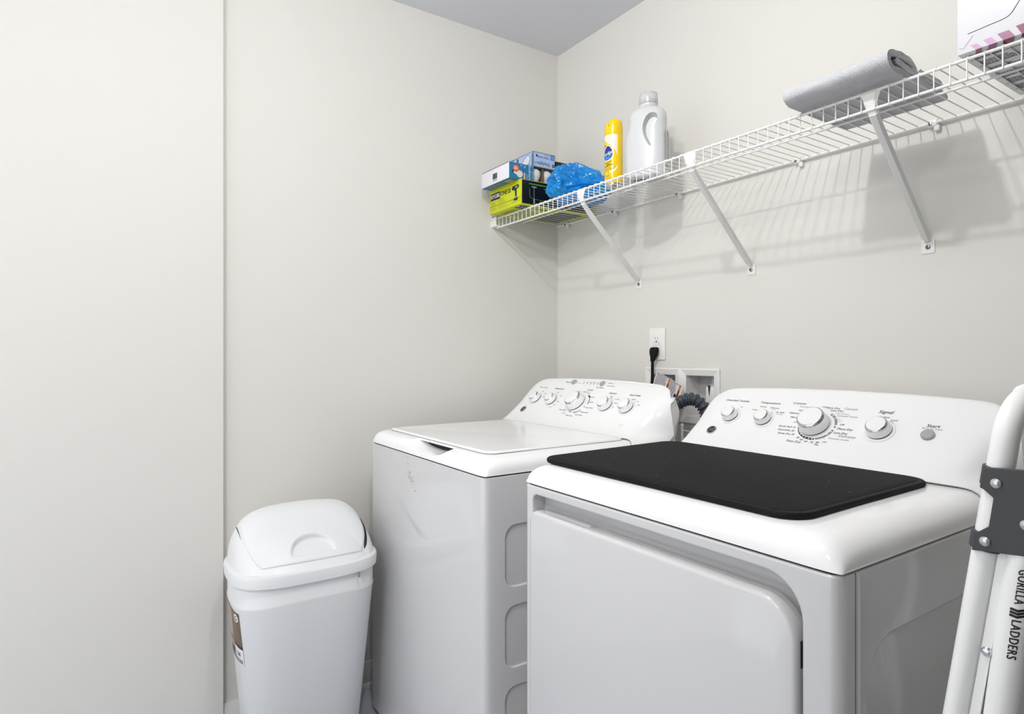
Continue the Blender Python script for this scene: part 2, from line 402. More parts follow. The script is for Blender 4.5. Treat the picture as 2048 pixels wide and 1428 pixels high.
def machine_shell(t, org, depth, back=0):
    x0, y0 = org[0], org[1]
    cab = MB().vbox((x0, y0, FL+.012), (x0+AW, y0+depth, .8645), 'enamel', .018, 5).build('cabinet', t, 40)
    MB().vbox((x0+.006, y0+.006, .855), (x0+AW-.006, y0+depth-.006, .8685), 'dark', .014, 5).build('seam_shade_filler', t, 0)  # dark filler box, put in for the shade of the seam gap
    for fx in (.05, AW-.05):
        for fy in (.05, depth-.05):
            MB().lathe([(.02, FL), (.02, FL+.006), (.012, FL+.008), (.012, FL+.013)], 'black', 14, Matrix.Translation((x0+fx, y0+fy, 0))).build('foot', t)
    deck = top_piece(MB(), PROF, org, False).build('top_deck', t, 40)
    cb = top_piece(MB(), PROF2, org, True, back=back); con = cb.build('control_console', t, 40)
    MB().tube([p+Vector((0, -.0004, .0006)) for p in cb.front], .0009, 'greyink', 5).build('console_seam', con)
    return cab, deck, con

# ---- washer
WO = (.1227, -.8424, 0)
wt = thing('washing_machine', (WO[0]+AW/2, WO[1]+.35, FL), 'white top-load washing machine standing in the corner beside the bin', 'washing machine')
cab, deck, con = machine_shell(wt, WO, .645, .035)
# hand scoop in the front rim
n = 32; rings = []
for (yy, sc) in ((-.02, 1.12), (.0, 1.06), (.012, 1.0), (.03, .97), (.05, .95), (.07, .94)):
    ring = []
    for i in range(n):
        a_ = 2*PI*i/n; ring.append((WO[0]+.380+.132*sc*math.copysign(abs(math.cos(a_))**.8, math.cos(a_)), WO[1]+yy, .932+.049*sc*math.copysign(abs(math.sin(a_))**.8, math.sin(a_))))
    rings.append(ring)
boolean(deck, MB().loft(rings, 'gloss').build('cutter'))
MB().box((WO[0]+.260, WO[1]+.056, .880), (WO[0]+.50, WO[1]+.060, .9035), 'dark').build('scoop_shade', deck, 0)  # dark plate standing in for the shade under the lid edge
# lid: thin slab with rounded front corners
lid = MB(); ring = []
for (cx, cy, a0) in ((.607, .072, 270), (.607, .452, 0), (.077, .452, 90), (.077, .072, 180)):
    rr = .032
    for i in range(7):
        a_ = R(a0+90*i/6); ring.append((WO[0]+cx+rr*math.cos(a_), WO[1]+cy+rr*math.sin(a_)))
cx_, cy_ = WO[0]+AW/2, WO[1]+.262
sh = lambda k_, z_: [(cx_+(p[0]-cx_)*k_, cy_+(p[1]-cy_)*k_, z_) for p in ring]
lid.loft([sh(1, ZD-.006), sh(1, ZD+.0035), sh(.997, ZD+.0055), sh(.990, ZD+.0065), sh(.95, ZD+.0062), sh(.90, ZD+.0055)], 'gloss')
lid = lid.build('lid', wt, 50)
MB().tube([(p[0], p[1], ZD+.0012) for p in ring], .0011, 'greyink', 5, closed=True).build('lid_seam', lid)
# stacked rounded pressings sunk into the right flank
for zc in (.678, .492, .306, .120):
    for y1 in (.06, .26, .46):
        rp = rrect((WO[0]+AW-.0045, WO[1]+y1, zc-.070), (WO[0]+AW+.012, WO[1]+y1+.15, zc+.070), .028, 6, 0)
        cy_p, k_o = WO[1]+y1+.075, 1.10
        rp[1] = [(p[0], cy_p+(p[1]-cy_p)*1.12, zc+(p[2]-zc)*1.12) for p in rp[1]]
        boolean(cab, MB().loft(rp, 'enamel').build('cutter'))
bevel(cab, .0022, 3, 25)
# scuff on the front
sc_ = MB()
for i in range(26):
    t_ = random.random(); x_ = WO[0]+.285+.045*t_+random.uniform(-.008, .008); z_ = .815-.045*t_+random.uniform(-.008, .008)
    if i < 5: x_, z_ = WO[0]+.28+random.uniform(-.002, .002), .855-.008*i
    l_ = random.uniform(.001, .005); a_ = random.uniform(-.9, .9)
    sc_.box((-l_, 0, -.0004), (l_, .0003, .0004), 'scuff', mtx=Matrix.Translation((x_, WO[1]-.0004, z_)) @ Matrix.Rotation(a_, 4, 'Y'))
sc_.build('scuff_mark', cab, 0)
for (u, v, rb, rf, h, a_) in ((.0935, .0515, .0220, .0160, .022, R(-110)), (.1835, .0515, .0220, .0160, .022, R(-60)), (.3170, .0505, .0335, .025, .031, R(120)), (.4560, .0515, .0235, .0178, .023, R(25)), (.5455, .0515, .0235, .0178, .023, R(40))):
    knob(con, WO, u, v, rb, rf, h, a_)
badge(con, WO, .0674, -.001)
for u in (.2278, .3704):
    MB().lathe([(.0105, 0), (.0105, .003), (.0085, .005), (.0001, .0055)], 'button', 22, panel_mtx(WO, u, .1405, 0)).build('push_button', con)
def washer_marks(mb):
    a, b = .0375, .0420
    arcband(mb, WO, .3295, .051, a, b, 66, 40, 'ink'); arcband(mb, WO, .3295, .051, a, b, 34, 0, 'greyink')
    arcband(mb, WO, .3295, .051, a, b, -100, -150, 'greyink'); arcband(mb, WO, .3295, .051, a, b, -40, -85, 'greyink')
    arcband(mb, WO, .450, .051, .0275, .0310, 8, -38, 'ink'); arcband(mb, WO, .450, .051, .0275, .0310, 88, 18, 'greyink')
    for u in (.089, .180, .544): arcband(mb, WO, u, .051, .0255, .0290, 85, 10, 'greyink')
    dot(mb, WO, .365, .0395, .0022, 'ink')
    for i in range(6): dot(mb, WO, .262+.0172*i, .1372, .0019, 'ink')
    dot(mb, WO, .3985, .1445, .0017, 'ink'); dot(mb, WO, .3995, .1335, .0017, 'ink')
    mb.poly([(0, 0), (.014, 0), (.014, .0008), (0, .0008)], 'ink', 0, panel_mtx(WO, .239, .139, .0003))
    m = panel_mtx(WO, .5680, -.016, .0003)
    mb.tube([(x_*.9, y_*.9, 0) for x_, y_ in ((-.008, -.004), (.002, -.004), (.004, 0), (.008, .001), (.008, .006), (0, .006), (-.002, .002), (-.008, 0))], .0003, 'greyink', 4, closed=True, mtx=m)
C_, L_, R_ = 'CENTER', 'LEFT', 'RIGHT'
lettering(con, WO, [
    ('Water Level', .084, .1070, .0086, 0, 'greyink', C_), ('Temperature', .177, .1065, .0090, .02, 'ink', C_), ('Cycles', .335, .1105, .0098, .014, 'ink', C_),
    ('Options', .447, .1040, .0098, .014, 'ink', C_), ('Auto Soak', .5425, .1025, .0098, .014, 'ink', C_),
    ('Deep Fill', .2150, .1390, .0080, 0, 'ink', R_), ('Start/Pause', .3720, .1235, .0074, .01, 'ink', C_),
    ('Fill', .279, .143, .0056, 0, 'ink', C_), ('Soak', .296, .143, .0056, 0, 'ink', C_), ('Wash', .313, .143, .0056, 0, 'ink', C_), ('Rinse', .330, .143, .0056, 0, 'ink', C_), ('Spin', .347, .143, .0056, 0, 'ink', C_),
    ('Pause', .4020, .1445, .0060, 0, 'ink', L_), ('Lid Locked', .4030, .1335, .0060, 0, 'ink', L_),
    ('Min', .100, .0870, .0056, 0, 'ink', C_), ('Med', .116, .0790, .0056, 0, 'ink', L_), ('Max', .122, .0640, .0056, 0, 'ink', L_),
    ('Cold', .183, .0885, .0056, 0, 'ink', C_), ('Cool', .208, .0745, .0056, 0, 'ink', L_), ('Warm', .212, .0490, .0056, 0, 'ink', L_), ('Warm', .206, .0340, .0056, 0, 'ink', L_), ('Hot', .198, .0220, .0056, 0, 'ink', L_),
    ('Normal', .318, .1010, .0060, .01, 'ink', C_), ('Light', .333, .0965, .0060, 0, 'ink', L_), ('Colors', .297, .1010, .0060, 0, 'ink', R_), ('Delicates', .356, .0815, .0060, 0, 'ink', L_), ('Casuals', .371, .0605, .0060, 0, 'ink', L_), ('Speed Wash', .3725, .0370, .0064, .01, 'ink', L_),
    ('Drain & Spin', .3655, .0170, .0064, .01, 'ink', L_), ('Active Wear', .3480, .0040, .0064, .01, 'ink', L_), ('Bulky Items', .3250, -.0030, .0064, .01, 'ink', C_), ('Towels', .300, .0040, .0058, 0, 'ink', R_), ('Power Clean', .2920, .0165, .0064, .01, 'ink', R_),
    ('Extra', .4520, .0920, .0050, 0, 'ink', C_), ('Spin', .4520, .0870, .0050, 0, 'ink', C_), ('2nd Rinse', .4720, .0820, .0050, 0, 'ink', L_), ('Deep Rinse', .4820, .0665, .0050, 0, 'ink', L_), ('Off', .4830, .0490, .0050, 0, 'ink', L_),
    ('30 Min', .5400, .0860, .0054, 0, 'ink', L_), ('1 Hr', .5630, .0795, .0054, 0, 'ink', L_), ('2 Hr', .5760, .0665, .0054, 0, 'ink', L_)], [(.09, .06), (.183, .06), (.325, .05), (.456, .06), (.55, .06), (.20, .14), (.31, .145), (.38, .13)], washer_marks)

# ---- dryer
DO = (.8921, -.7919, 0)
dt = thing('clothes_dryer', (DO[0]+AW/2, DO[1]+.35, FL), 'white front-door clothes dryer with a black mat on its top', 'clothes dryer')
cab, deck, con = machine_shell(dt, DO, .71)
# recess for the door, and the big pressing in the right flank
def crn(y, a, b, rads):
    pts = []
    for (cx, cz, a0, rr) in ((b[0], b[1], 0, rads[0]), (a[0], b[1], 90, rads[1]), (a[0], a[1], 180, rads[2]), (b[0], a[1], 270, rads[3])):
        sx = -1 if a0 in (0, 270) else 1; sz = -1 if a0 < 180 else 1
        for i in range(9): t_ = R(a0+90*i/8); pts.append((cx+sx*rr+rr*math.cos(t_), y, cz+sz*rr+rr*math.sin(t_)))
    return pts
rc_ = [crn(DO[1]+d_, (.924, .175), (1.528, .847), (.056, .016, .04, .04)) for d_ in (-.02, .036)]
boolean(cab, MB().loft(rc_, 'enamel').build('cutter'))
r0 = []
for x_, g_ in ((1.5620, 0), (1.5790, .014), (1.6, .014)):
    r0.append([(x_, p[1], p[2]) for p in rrect((x_, -.712-g_, .15-g_), (x_+.01, -.13+g_, .752+g_), .055+g_, 8, 0)[0]])
boolean(cab, MB().loft(r0, 'enamel').build('cutter'))
bevel(cab, .003, 3, 40)
MB().box((1.5776, -.7560, .04), (1.5784, -.7550, .8640), 'dark').build('side_seam', cab, 0)
MB().tube([(1.5778, -.747, .05), (1.5778, -.747, .862)], .0022, 'enamel', 8).build('side_bead', cab)
# door: slab with one big rounded corner and a finger notch
def door_ring(y, ins):
    pts = []; a, b = (.9215+ins, .175+ins), (1.5235-ins, .8145-ins)
    for (cx, cz, a0, rr) in ((b[0], b[1], 0, .056), (a[0], b[1], 90, .022), (a[0], a[1], 180, .05), (b[0], a[1], 270, .05)):
        rr = max(.004, rr-ins); sx = -1 if a0 in (0, 270) else 1; sz = -1 if a0 < 180 else 1
        for i in range(9):
            t_ = R(a0+90*i/8); pts.append((cx+sx*rr+rr*math.cos(t_), y, cz+sz*rr+rr*math.sin(t_)))
    return pts
dy = DO[1]
door = MB().loft([door_ring(dy+.026, .012), door_ring(dy+.022, 0), door_ring(dy+.004, 0), door_ring(dy-.003, .0010), door_ring(dy-.0058, .0035), door_ring(dy-.0068, .0075)], 'enamel').build('door', dt, 40)
nt = MB(); pr_ = [(.945, .823), (.95, .8145), (.957, .8105), (.97, .8092), (1.07, .8092), (1.083, .8105), (1.093, .8145), (1.10, .823)]
boolean(door, nt.loft([[(x_, y_, z_) for x_, z_ in pr_] for y_ in (dy+.0, dy+.03)], 'enamel').build('cutter'))
MB().box((.95, dy+.012, .795), (1.095, dy+.024, .8160), 'enamel', .003).build('handle_lip', door)
MB().box((1.5205, dy+.004, .728), (1.5245, dy+.024, .764), 'slot', .0015).build('latch_slot', door)
for z_ in (.716, .776):
    MB().lathe([(.0042, 0), (.004, .0012), (.002, .0022), (.0001, .0024)], 'screw', 14, frame((1.5233, dy+.013, z_), (0, 1, 0), (0, 0, 1))).build('door_screw', door)
for (u, v, rb, rf, h, a_) in ((.0970, .053, .0205, .0155, .021, R(15)), (.1910, .052, .0205, .0155, .021, R(5)), (.3210, .050, .0340, .026, .031, R(72)), (.4590, .0515, .0250, .0185, .024, R(20))):
    knob(con, DO, u, v, rb, rf, h, a_)
badge(con, DO, .0669, .001)
MB().lathe([(.0125, 0), (.0125, .004), (.0105, .006), (.006, .0068), (.0001, .007)], 'button', 26, panel_mtx(DO, .5485, .0524, 0)).build('start_button', con)
bu, bv = .3265, .050
def dryer_marks(mb):
    ra, rb, rm = .0372, .0425, .0399
    arcband(mb, DO, bu, bv, ra, rb, 190, 282, 'ink')
    for i in range(8): dot(mb, DO, bu+rm*math.cos(R(195+11.6*i)), bv+rm*math.sin(R(195+11.6*i)), .0015, 'gloss', .0006)
    arcband(mb, DO, bu, bv, ra, rb, 64, 8, 'greyink'); arcband(mb, DO, bu, bv, ra, rb, -12, -72, 'greyink'); arcband(mb, DO, bu, bv, ra, rb, 170, 120, 'greyink')
    for a_ in (54, 38, -20, -36): dot(mb, DO, bu+rm*math.cos(R(a_)), bv+rm*math.sin(R(a_)), .0016, 'gloss', .0006)
    dot(mb, DO, bu+rm, bv, .0019, 'ink'); dot(mb, DO, bu+rm*math.cos(R(287)), bv+rm*math.sin(R(287)), .0016, 'ink')
    for (a_, r1) in ((30, .049), (22, .052), (-50, .049)):
        c_, s_ = math.cos(R(a_)), math.sin(R(a_)); m = panel_mtx(DO, bu, bv, .0004)
        mb.tube([(.039*c_, .039*s_, 0), (r1*c_, r1*s_, 0)], .0003, 'greyink', 4, mtx=m)
    arcband(mb, DO, .0905, .053, .0265, .0295, 60, 15, 'greyink'); arcband(mb, DO, .185, .052, .0265, .0295, 60, 10, 'greyink'); arcband(mb, DO, .4545, .0515, .0310, .0340, 62, 24, 'greyink')
    dot(mb, DO, .4545+.0325*math.cos(R(28)), .0515+.0325*math.sin(R(28)), .0017, 'gloss', .0006)
lettering(con, DO, [
    ('Extended Tumble', .0905, .1055, .0088, .016, 'ink', C_), ('Temperature', .1845, .1055, .0094, .016, 'ink', C_), ('Cottons', .2585, .1110, .0092, .006, 'ink', C_),
    ('Extended Tumble', .2630, .1015, .0062, 0, 'greyink', L_), ('Less Dry', .2650, .0905, .0074, .016, 'ink', L_), ('Optimum Dry', .2460, .0800, .0074, .016, 'ink', L_), ('More Dry', .2540, .0670, .0074, .016, 'ink', L_),
    ('Off', .2680, .0530, .0064, 0, 'greyink', L_),
    ('Quick Fluff 10', .2795, .0375, .0068, .008, 'ink', R_), ('Dewrinkle 20', .2810, .0270, .0068, .008, 'ink', R_), ('Damp Dry 30', .2860, .0165, .0068, .008, 'ink', R_),
    ('40', .2975, .0095, .0068, .008, 'ink', C_), ('50', .3075, .0045, .0068, .008, 'ink', C_), ('60', .3195, .0010, .0068, .008, 'ink', C_), ('70', .3330, .0005, .0068, .008, 'ink', C_), ('80', .3460, .0020, .0068, .008, 'ink', C_), ('Min.', .3470, -.0045, .0062, .014, 'ink', C_), ('Off', .3600, .0055, .0064, 0, 'greyink', C_),
    ('Time Dry', .2915, -.0030, .0086, .016, 'ink', C_),
    ('Off', .3190, .1050, .0064, 0, 'greyink', C_), ('More Dry', .3405, .1040, .0076, .016, 'ink', C_), ('Less Dry', .3530, .0970, .0076, .016, 'ink', C_), ('Casuals', .3805, .1050, .0092, 0, 'greyink', C_),
    ('Cool Down', .3530, .0892, .0058, 0, 'greyink', L_), ('Extended Tumble', .3590, .0830, .0058, 0, 'greyink', L_),
    ('Off', .3740, .0585, .0064, 0, 'ink', L_), ('More Dry', .3725, .0465, .0076, .016, 'ink', L_), ('Less Dry', .3695, .0345, .0076, .016, 'ink', L_), ('Delicates', .4010, .0270, .0092, 0, 'greyink', C_), ('Extended Tumble', .3640, .0175, .0058, 0, 'greyink', L_),
    ('On', .1090, .0850, .0056, 0, 'ink', L_), ('Casuals', .1710, .0920, .0056, .008, 'ink', C_), ('Delicates', .1910, .0905, .0060, .010, 'ink', L_), ('Low', .2030, .0850, .0044, 0, 'greyink', C_), ('Air Fluff', .2115, .0780, .0060, .010, 'ink', L_), ('No Heat', .2145, .0725, .0044, 0, 'greyink', L_), ('Cottons', .1450, .0800, .0056, .008, 'ink', L_),
    ('Signal', .4545, .1035, .0118, .020, 'ink', C_), ('Medium', .4557, .0893, .0062, .010, 'ink', C_), ('Loud', .4770, .0832, .0062, .010, 'ink', C_),
    ('Start', .5505, .0765, .0112, .020, 'ink', C_), ('Push to Start', .5505, .0690, .0064, 0, 'greyink', C_)], [(.092, .07), (.187, .07), (.325, .05), (.4565, .07), (.55, .07)], dryer_marks)

# ---- black mat on the dryer
def mat_pt(s, t):                                       # s across, t front to back; slightly off square
    a = Vector((.892, -.752, 0)).lerp(Vector((1.496, -.748, 0)), s); b = Vector((.872, -.305, 0)).lerp(Vector((1.488, -.303, 0)), s)
    return a.lerp(b, t)
ring = []
for (cs, ct, a0) in ((1, 0, 270), (1, 1, 0), (0, 1, 90), (0, 0, 180)):
    rs, rt = .075, .10
    for i in range(9):
        a_ = R(a0+90*i/8); ring.append((cs+(rs if cs == 0 else -rs)+rs*math.cos(a_), ct+(rt if ct == 0 else -rt)+rt*math.sin(a_)))
def mring(k, z): return [(lambda p: (p.x, p.y, z))(mat_pt(.5+(s-.5)*k, .5+(t-.5)*k)) for s, t in ring]
mm = MB().loft([mring(.995, ZD+.0012), mring(1.0, ZD+.004), mring(.999, ZD+.008), mring(.992, ZD+.0100)], 'black', True, False)
mo = mm.build('drying_mat', None, 50); tag(mo, 'black waffle-mesh mat with rounded corners lying on top of the dryer', 'mat')
mtop = MB().loft([mring(.992, ZD+.0100), mring(.972, ZD+.0103), mring(.965, ZD+.0095)], 'black', False, False).loft([mring(.965, ZD+.0095), mring(.955, ZD+.0112)], 'mat', False, True)
mtop = mtop.build('mesh_top', mo, 50)
uv = mtop.data.uv_layers.new(name='UVMap')
for lp in mtop.data.loops: co = mtop.data.vertices[lp.vertex_index].co; uv.data[lp.index].uv = (co.x*2.2, co.y*2.2)
lint = MB()
for i in range(9):
    p = mat_pt(random.uniform(.05, .95), random.uniform(.05, .95)); lint.box((p.x, p.y, ZD+.0112), (p.x+.0008, p.y+.0004, ZD+.0115), 'white')
lo = lint.build('lint', mo, 0); lo['kind'] = 'stuff'

# ------------------------------------------------------------------ swing-top bin
CX, CY = .206, -1.078
def sup(t, e):
    c, s = math.cos(t), math.sin(t)
    return math.copysign(abs(c)**(2/e), c), math.copysign(abs(s)**(2/e), s)
def bring(hx, hy, z, e=3.2, n=56, dx=0): return [(CX+dx+hx*sup(2*PI*i/n, e)[0], CY+hy*sup(2*PI*i/n, e)[1], z) for i in range(n)]
ct = thing('swing_top_bin', (CX, CY, FL), 'white plastic swing-top bin standing between the left wall and the washer', 'trash can')
def body_ring(hx, hy, z, arch=0, n=56):
    pts = bring(hx, hy, z, n=n)
    return [(x, y, zz-arch*(abs((y-CY)/hy)**2)) for x, y, zz in pts]
MB().loft([body_ring(.094, .140, FL), body_ring(.100, .146, FL+.008), body_ring(.1440, .1870, .490, .010), body_ring(.1460, .1890, .498, .012), body_ring(.1465, .1895, .504, .014), body_ring(.1445, .1875, .509, .014), body_ring(.1450, .1880, .549)], 'can').build('bin_body', ct, 40)
hood = MB()
hood.loft([bring(.148, .189, .5455), bring(.151, .193, .5455), bring(.1545, .1965, .5475), bring(.1560, .1980, .571), bring(.1540, .1960, .577), bring(.146, .188, .5795), bring(.128, .172, .580)], 'can', True, False)
NX, NY = 72, 90
def roof(a, b):                                         # a: -1 back .. 1 front (+x), b: -1..1 along y
    prof = .576 + .138*((1-abs((a+.30)/1.30)**1.7) if a > -.30 else (1-abs((a+.30)/.70)**3.2))
    arch = 1-.13*b*b
    e_ = max(0, 1-abs(b)**6.0)**.55
    m_ = max(abs(a), abs(b), .001); kd = 1/max(.3, (abs(a)/m_)**3.2+(abs(b)/m_)**3.2)**(1/3.2); k_ = 1+(kd-1)*m_**2
    x = CX-.001+.149*a*k_; y = CY+.190*b*k_
    return Vector((x, y, .570+(prof*arch+.576*(1-arch)-.570)*e_))
vs = [roof(-1+2*i/NX, -1+2*j/NY) for i in range(NX+1) for j in range(NY+1)]
fs = [(i*(NY+1)+j, (i+1)*(NY+1)+j, (i+1)*(NY+1)+j+1, i*(NY+1)+j+1) for i in range(NX) for j in range(NY) if not (-.28 < -1+2*(i+.5)/NX < .83 and abs(-1+2*(j+.5)/NY) < .78)]
hood.add(vs, fs, 'can')
hd = hood.build('hood', ct, 50)
# flap: a thin skin just proud of the sloping front, rounded lower corners, half-moon finger scoop
FN, FM = 90, 120; A0, A1, BW = -.34, .885, .845
def flap_b(i, j):
    f = i/FN; w = 1-.11*(1-math.sqrt(max(0, 1-max(0, (f-.84)/.16)**2)))-.02*max(0, .06-f)/.06
    return (-1+2*j/FM)*BW*w
P_ = [[roof(A0+(A1-A0)*i/FN, flap_b(i, j)) for j in range(FM+1)] for i in range(FN+1)]
def nrm(i, j):
    return (P_[min(FN, i+1)][j]-P_[max(0, i-1)][j]).cross(P_[i][min(FM, j+1)]-P_[i][max(0, j-1)]).normalized()
up_ = []
for i in range(FN+1):
    for j in range(FM+1):
        f, g_ = i/FN, j/FM
        da = (f-.925)/.23; db = (g_-.50)/.19
        lf = .0030
        if f <= .925 and da*da+db*db < 1: lf -= .013*min(1, .25-da)*(lambda t_: t_*t_*(3-2*t_))(max(0, min(1, (1-da*da-db*db)*4)))
        if i in (0, FN) or j in (0, FM): lf = .0012
        up_.append(P_[i][j]+nrm(i, j)*lf)
fsu = [(i*(FM+1)+j, (i+1)*(FM+1)+j, (i+1)*(FM+1)+j+1, i*(FM+1)+j+1) for i in range(FN) for j in range(FM)]
flo = MB().add(up_, fsu, 'can').build('swing_flap', ct, 60)
# opening under the flap is cut back so the scoop can sink in
MB().tube([roof(-.30+1.12*i/14, .872)+Vector((0, 0, .0004)) for i in range(15)], [.0006, .0012, .0004, .0010, .0014, .0018, .0021, .0024, .0028, .0032, .0036, .0040, .0044, .0040, .001], 'dark', 6).build('flap_gap', hd)
MB().tube([roof(-.34+.50*i/6, -.868)+Vector((0, 0, .0004)) for i in range(7)], [.0012, .0013, .0014, .0012, .0008, .0006, .0002], 'dark', 6).build('flap_gap', hd)
MB().box((.352, -.968, .534), (.358, -.963, .548), 'greyink').build('rim_clip', hd, 0)
# label on the end of the bin facing the room entrance
lb = MB()
def lab(x, z, d=.0006):                                  # wrap onto the body end surface
    x += .018; k = (z-FL-.008)/(.480-FL-.008); hx = .100+(.144-.100)*k+d; hy = .146+(.187-.146)*k+d
    u_ = min(.999, abs((x-CX)/hx)); y_ = CY-hy*(1-u_**3.2)**(1/3.2)
    return Vector((x, y_, z))
def labpatch(x0, x1, z0, z1, k, d, nx=14):
    vs = [lab(x0+(x1-x0)*i/nx, z0+(z1-z0)*j/4, d) for i in range(nx+1) for j in range(5)]
    lb.add(vs, [(i*5+j, (i+1)*5+j, (i+1)*5+j+1, i*5+j+1) for i in range(nx) for j in range(4)], k)
labpatch(.06, .262, .335, .474, 'tagbrown', .0004)
labpatch(.10, .195, .392, .470, 'tan', .0006); labpatch(.10, .185, .450, .472, 'tan', .0007)
labpatch(.205, .262, .335, .378, 'white', .0006); labpatch(.205, .262, .378, .386, 'ink', .0006); labpatch(.205, .262, .386, .392, 'tagbrown', .0006)
labpatch(.08, .195, .362, .380, 'tan', .0006); labpatch(.08, .19, .348, .358, 'ink', .0008)
labpatch(.210, .257, .339, .349, 'greyink', .0012)
for i in range(14): lb.add([lab(.2435+.009*math.cos(2*PI*i/14)*1.6, .459+.011*math.sin(2*PI*i/14), .0012), lab(.2435+.009*math.cos(2*PI*(i+1)/14)*1.6, .459+.011*math.sin(2*PI*(i+1)/14), .0012), lab(.2435, .459, .0012)], [(0, 1, 2)], 'white')
lb.text('G', .017, 'ink', None, bold=.02, fn=lambda v: lab(.2435+v.x*1.3, .458+v.y, .0016))
lb.text('12.80', .015, 'ink', None, bold=.01, fn=lambda v: lab(.233+v.x*1.0, .362+v.y, .0016))
lb.build('label', ct, 0)

# ------------------------------------------------------------------ wire shelf
ZS = 1.660
sh_ = thing('wire_shelf', (1.0, 0, ZS), 'long white wire shelf fixed along the back wall above the machines', 'shelf')
XE = 2.0
for nm, (y_, z_, r_) in dict(front_top_rail=(-.307, 1.654, .0029), front_lower_rail=(-.307, 1.619, .0029), middle_rail=(-.180, 1.6555, .0024), back_rail=(-.010, 1.6585, .0036)).items():
    MB().tube([(.022 if y_ < -.2 else .008, y_, z_), (XE, y_, z_)], r_, 'wire', 10).build(nm, sh_)
mb = MB(); k = -43
while True:
    x_ = 1.1335+.0254*k; k += 1
    if x_ > XE-.01: break
    if x_ < .03: continue
    mb.tube([(x_, -.004, 1.6600), (x_, -.298, 1.6600), (x_, -.3045, 1.6592), (x_, -.3085, 1.6565), (x_, -.3105, 1.652), (x_, -.3105, 1.617)], .00125, 'wire', 6)
mb.build('deck_wires', sh_)
# struts
for (fx, tx) in ((.457, .513), (.900, .938), (1.354, 1.380)):
    st = MB(); a = Vector((fx, -.004, 1.398)); b = Vector((tx, -.300, 1.612)); d_ = (b-a).normalized()
    sd = d_.cross(Vector((0, 0, 1))).normalized(); nn = sd.cross(d_).normalized()
    def sec(P, wd, dp): return [P+sd*wd-nn*0, P+sd*wd*.55-nn*dp, P-sd*wd*.55-nn*dp, P-sd*wd-nn*0, P-sd*wd*.8+nn*.002, P+sd*wd*.8+nn*.002]
    st.loft([sec(a, .006, .004), sec(a.lerp(b, .05), .0095, .008), sec(a.lerp(b, .9), .0095, .008), sec(b, .0095, .005)], 'wire')
    # hook plate up to the top rail
    st.loft([sec(b, .0095, .003), [Vector((tx+s_*.011, -.3125+.004*(q_ > 2), 1.630)) for q_, s_ in enumerate((-1, -.5, .5, 1, .6, -.6))], [Vector((tx+s_*.017, -.3125+.004*(q_ > 2), 1.650)) for q_, s_ in enumerate((-1, -.5, .5, 1, .6, -.6))], [Vector((tx+s_*.018, -.306+.003*(q_ > 2), 1.6585)) for q_, s_ in enumerate((-1, -.5, .5, 1, .6, -.6))]], 'wire')
    st.box((fx-.0135, -.0022, 1.370), (fx+.0135, 0, 1.402), 'wire', .0008)
    so = st.build('support_strut', sh_, 30)
    sm = frame((fx, -.0022, 1.3845), (1, 0, 0), (0, 0, 1))
    MB().lathe([(.0056, 0), (.0052, .0014), (.003, .0026), (.0001, .003)], 'screw', 16, sm).box((-.003, -.0005, .0026), (.003, .0005, .0032), 'dark', mtx=sm).box((-.0005, -.003, .0026), (.0005, .003, .0032), 'dark', mtx=sm).build('screw', so)
for cx in (.070, .342, .640, 1.047, 1.367, 1.66):
    c_ = MB().box((cx-.010, -.0145, 1.650), (cx+.010, 0, 1.6665), 'wire', .003).box((cx+.002, -.012, 1.640), (cx+.013, 0, 1.653), 'wire', .002)
    c_ = c_.build('wall_clip', sh_)
    MB().lathe([(.0045, 0), (.0040, .0016), (.0001, .0022)], 'screw', 14, frame((cx-.004, -.0143, 1.6565), (1, 0, 0), (0, 0, 1))).build('screw', c_)
# end bracket on the left wall
eb = MB().box((0, -.322, 1.626), (.003, -.262, 1.668), 'wire', .001).box((0, -.318, 1.6225), (.036, -.296, 1.6265), 'wire', .001).box((0, -.3195, 1.6225), (.034, -.3165, 1.658), 'wire', .001)
eb = eb.build('end_bracket', sh_)
MB().lathe([(.0045, 0), (.004, .0016), (.0001, .0022)], 'screw', 14, frame((.003, -.312, 1.660), (0, 1, 0), (0, 0, 1))).build('screw', eb)
ZT = 1.6615                                             # top of the deck wires

# ------------------------------------------------------------------ boxes at the left end of the shelf
def lines(mb, m, x0, x1, y0, n, k, pitch=.0032, h=.0009, jag=.3):
    for i in range(n):
        e = x1-(x1-x0)*random.random()*jag; y = y0-pitch*i; x = x0
        while x < e-.001:
            l = min(random.uniform(.0025, .008), e-x); mb.box((x, y, 0), (x+l, y+h, .00015), k, mtx=m); x += l+.0008
def rbox_thing(name, a, b, k, label, cat, bev=.0012):
    return tag(MB().box(a, b, k, bev).build(name, None, 30), label, cat)
# power-tool carton
ra, rb_ = (.036, -.347, ZT), (.239, -.030, 1.7485)
ry = rbox_thing('tool_carton', ra, rb_, 'lime', 'lime green power tool carton with a black side, lowest in the shelf corner', 'box')
mb = MB(); m = frame((ra[0], ra[1]-.0003, ra[2]), (1, 0, 0), (0, 0, 1)); W_, H_ = rb_[0]-ra[0], rb_[2]-ra[2]
mb.poly([(.006, .046), (.070, .046), (.070, .072), (.006, .072)], 'ink', 0, m)
m2 = frame((ra[0], ra[1]-.0006, ra[2]), (1, 0, 0), (0, 0, 1))
mb.text('RYOBI', .021, 'white', m2 @ Matrix.Translation((.038, .059, 0)), bold=.035, xs=.95)
mb.text('ONE', .024, 'ink', m2 @ Matrix.Translation((.096, .060, 0)), bold=.03, xs=.92)
mb.box((.1235, .053, 0), (.1375, .067, .0003), 'ink', mtx=m2); mb.box((.1290, .0545, 0), (.1320, .0655, .0006), 'lime', mtx=m2); mb.box((.1250, .0585, 0), (.1360, .0615, .0006), 'lime', mtx=m2)
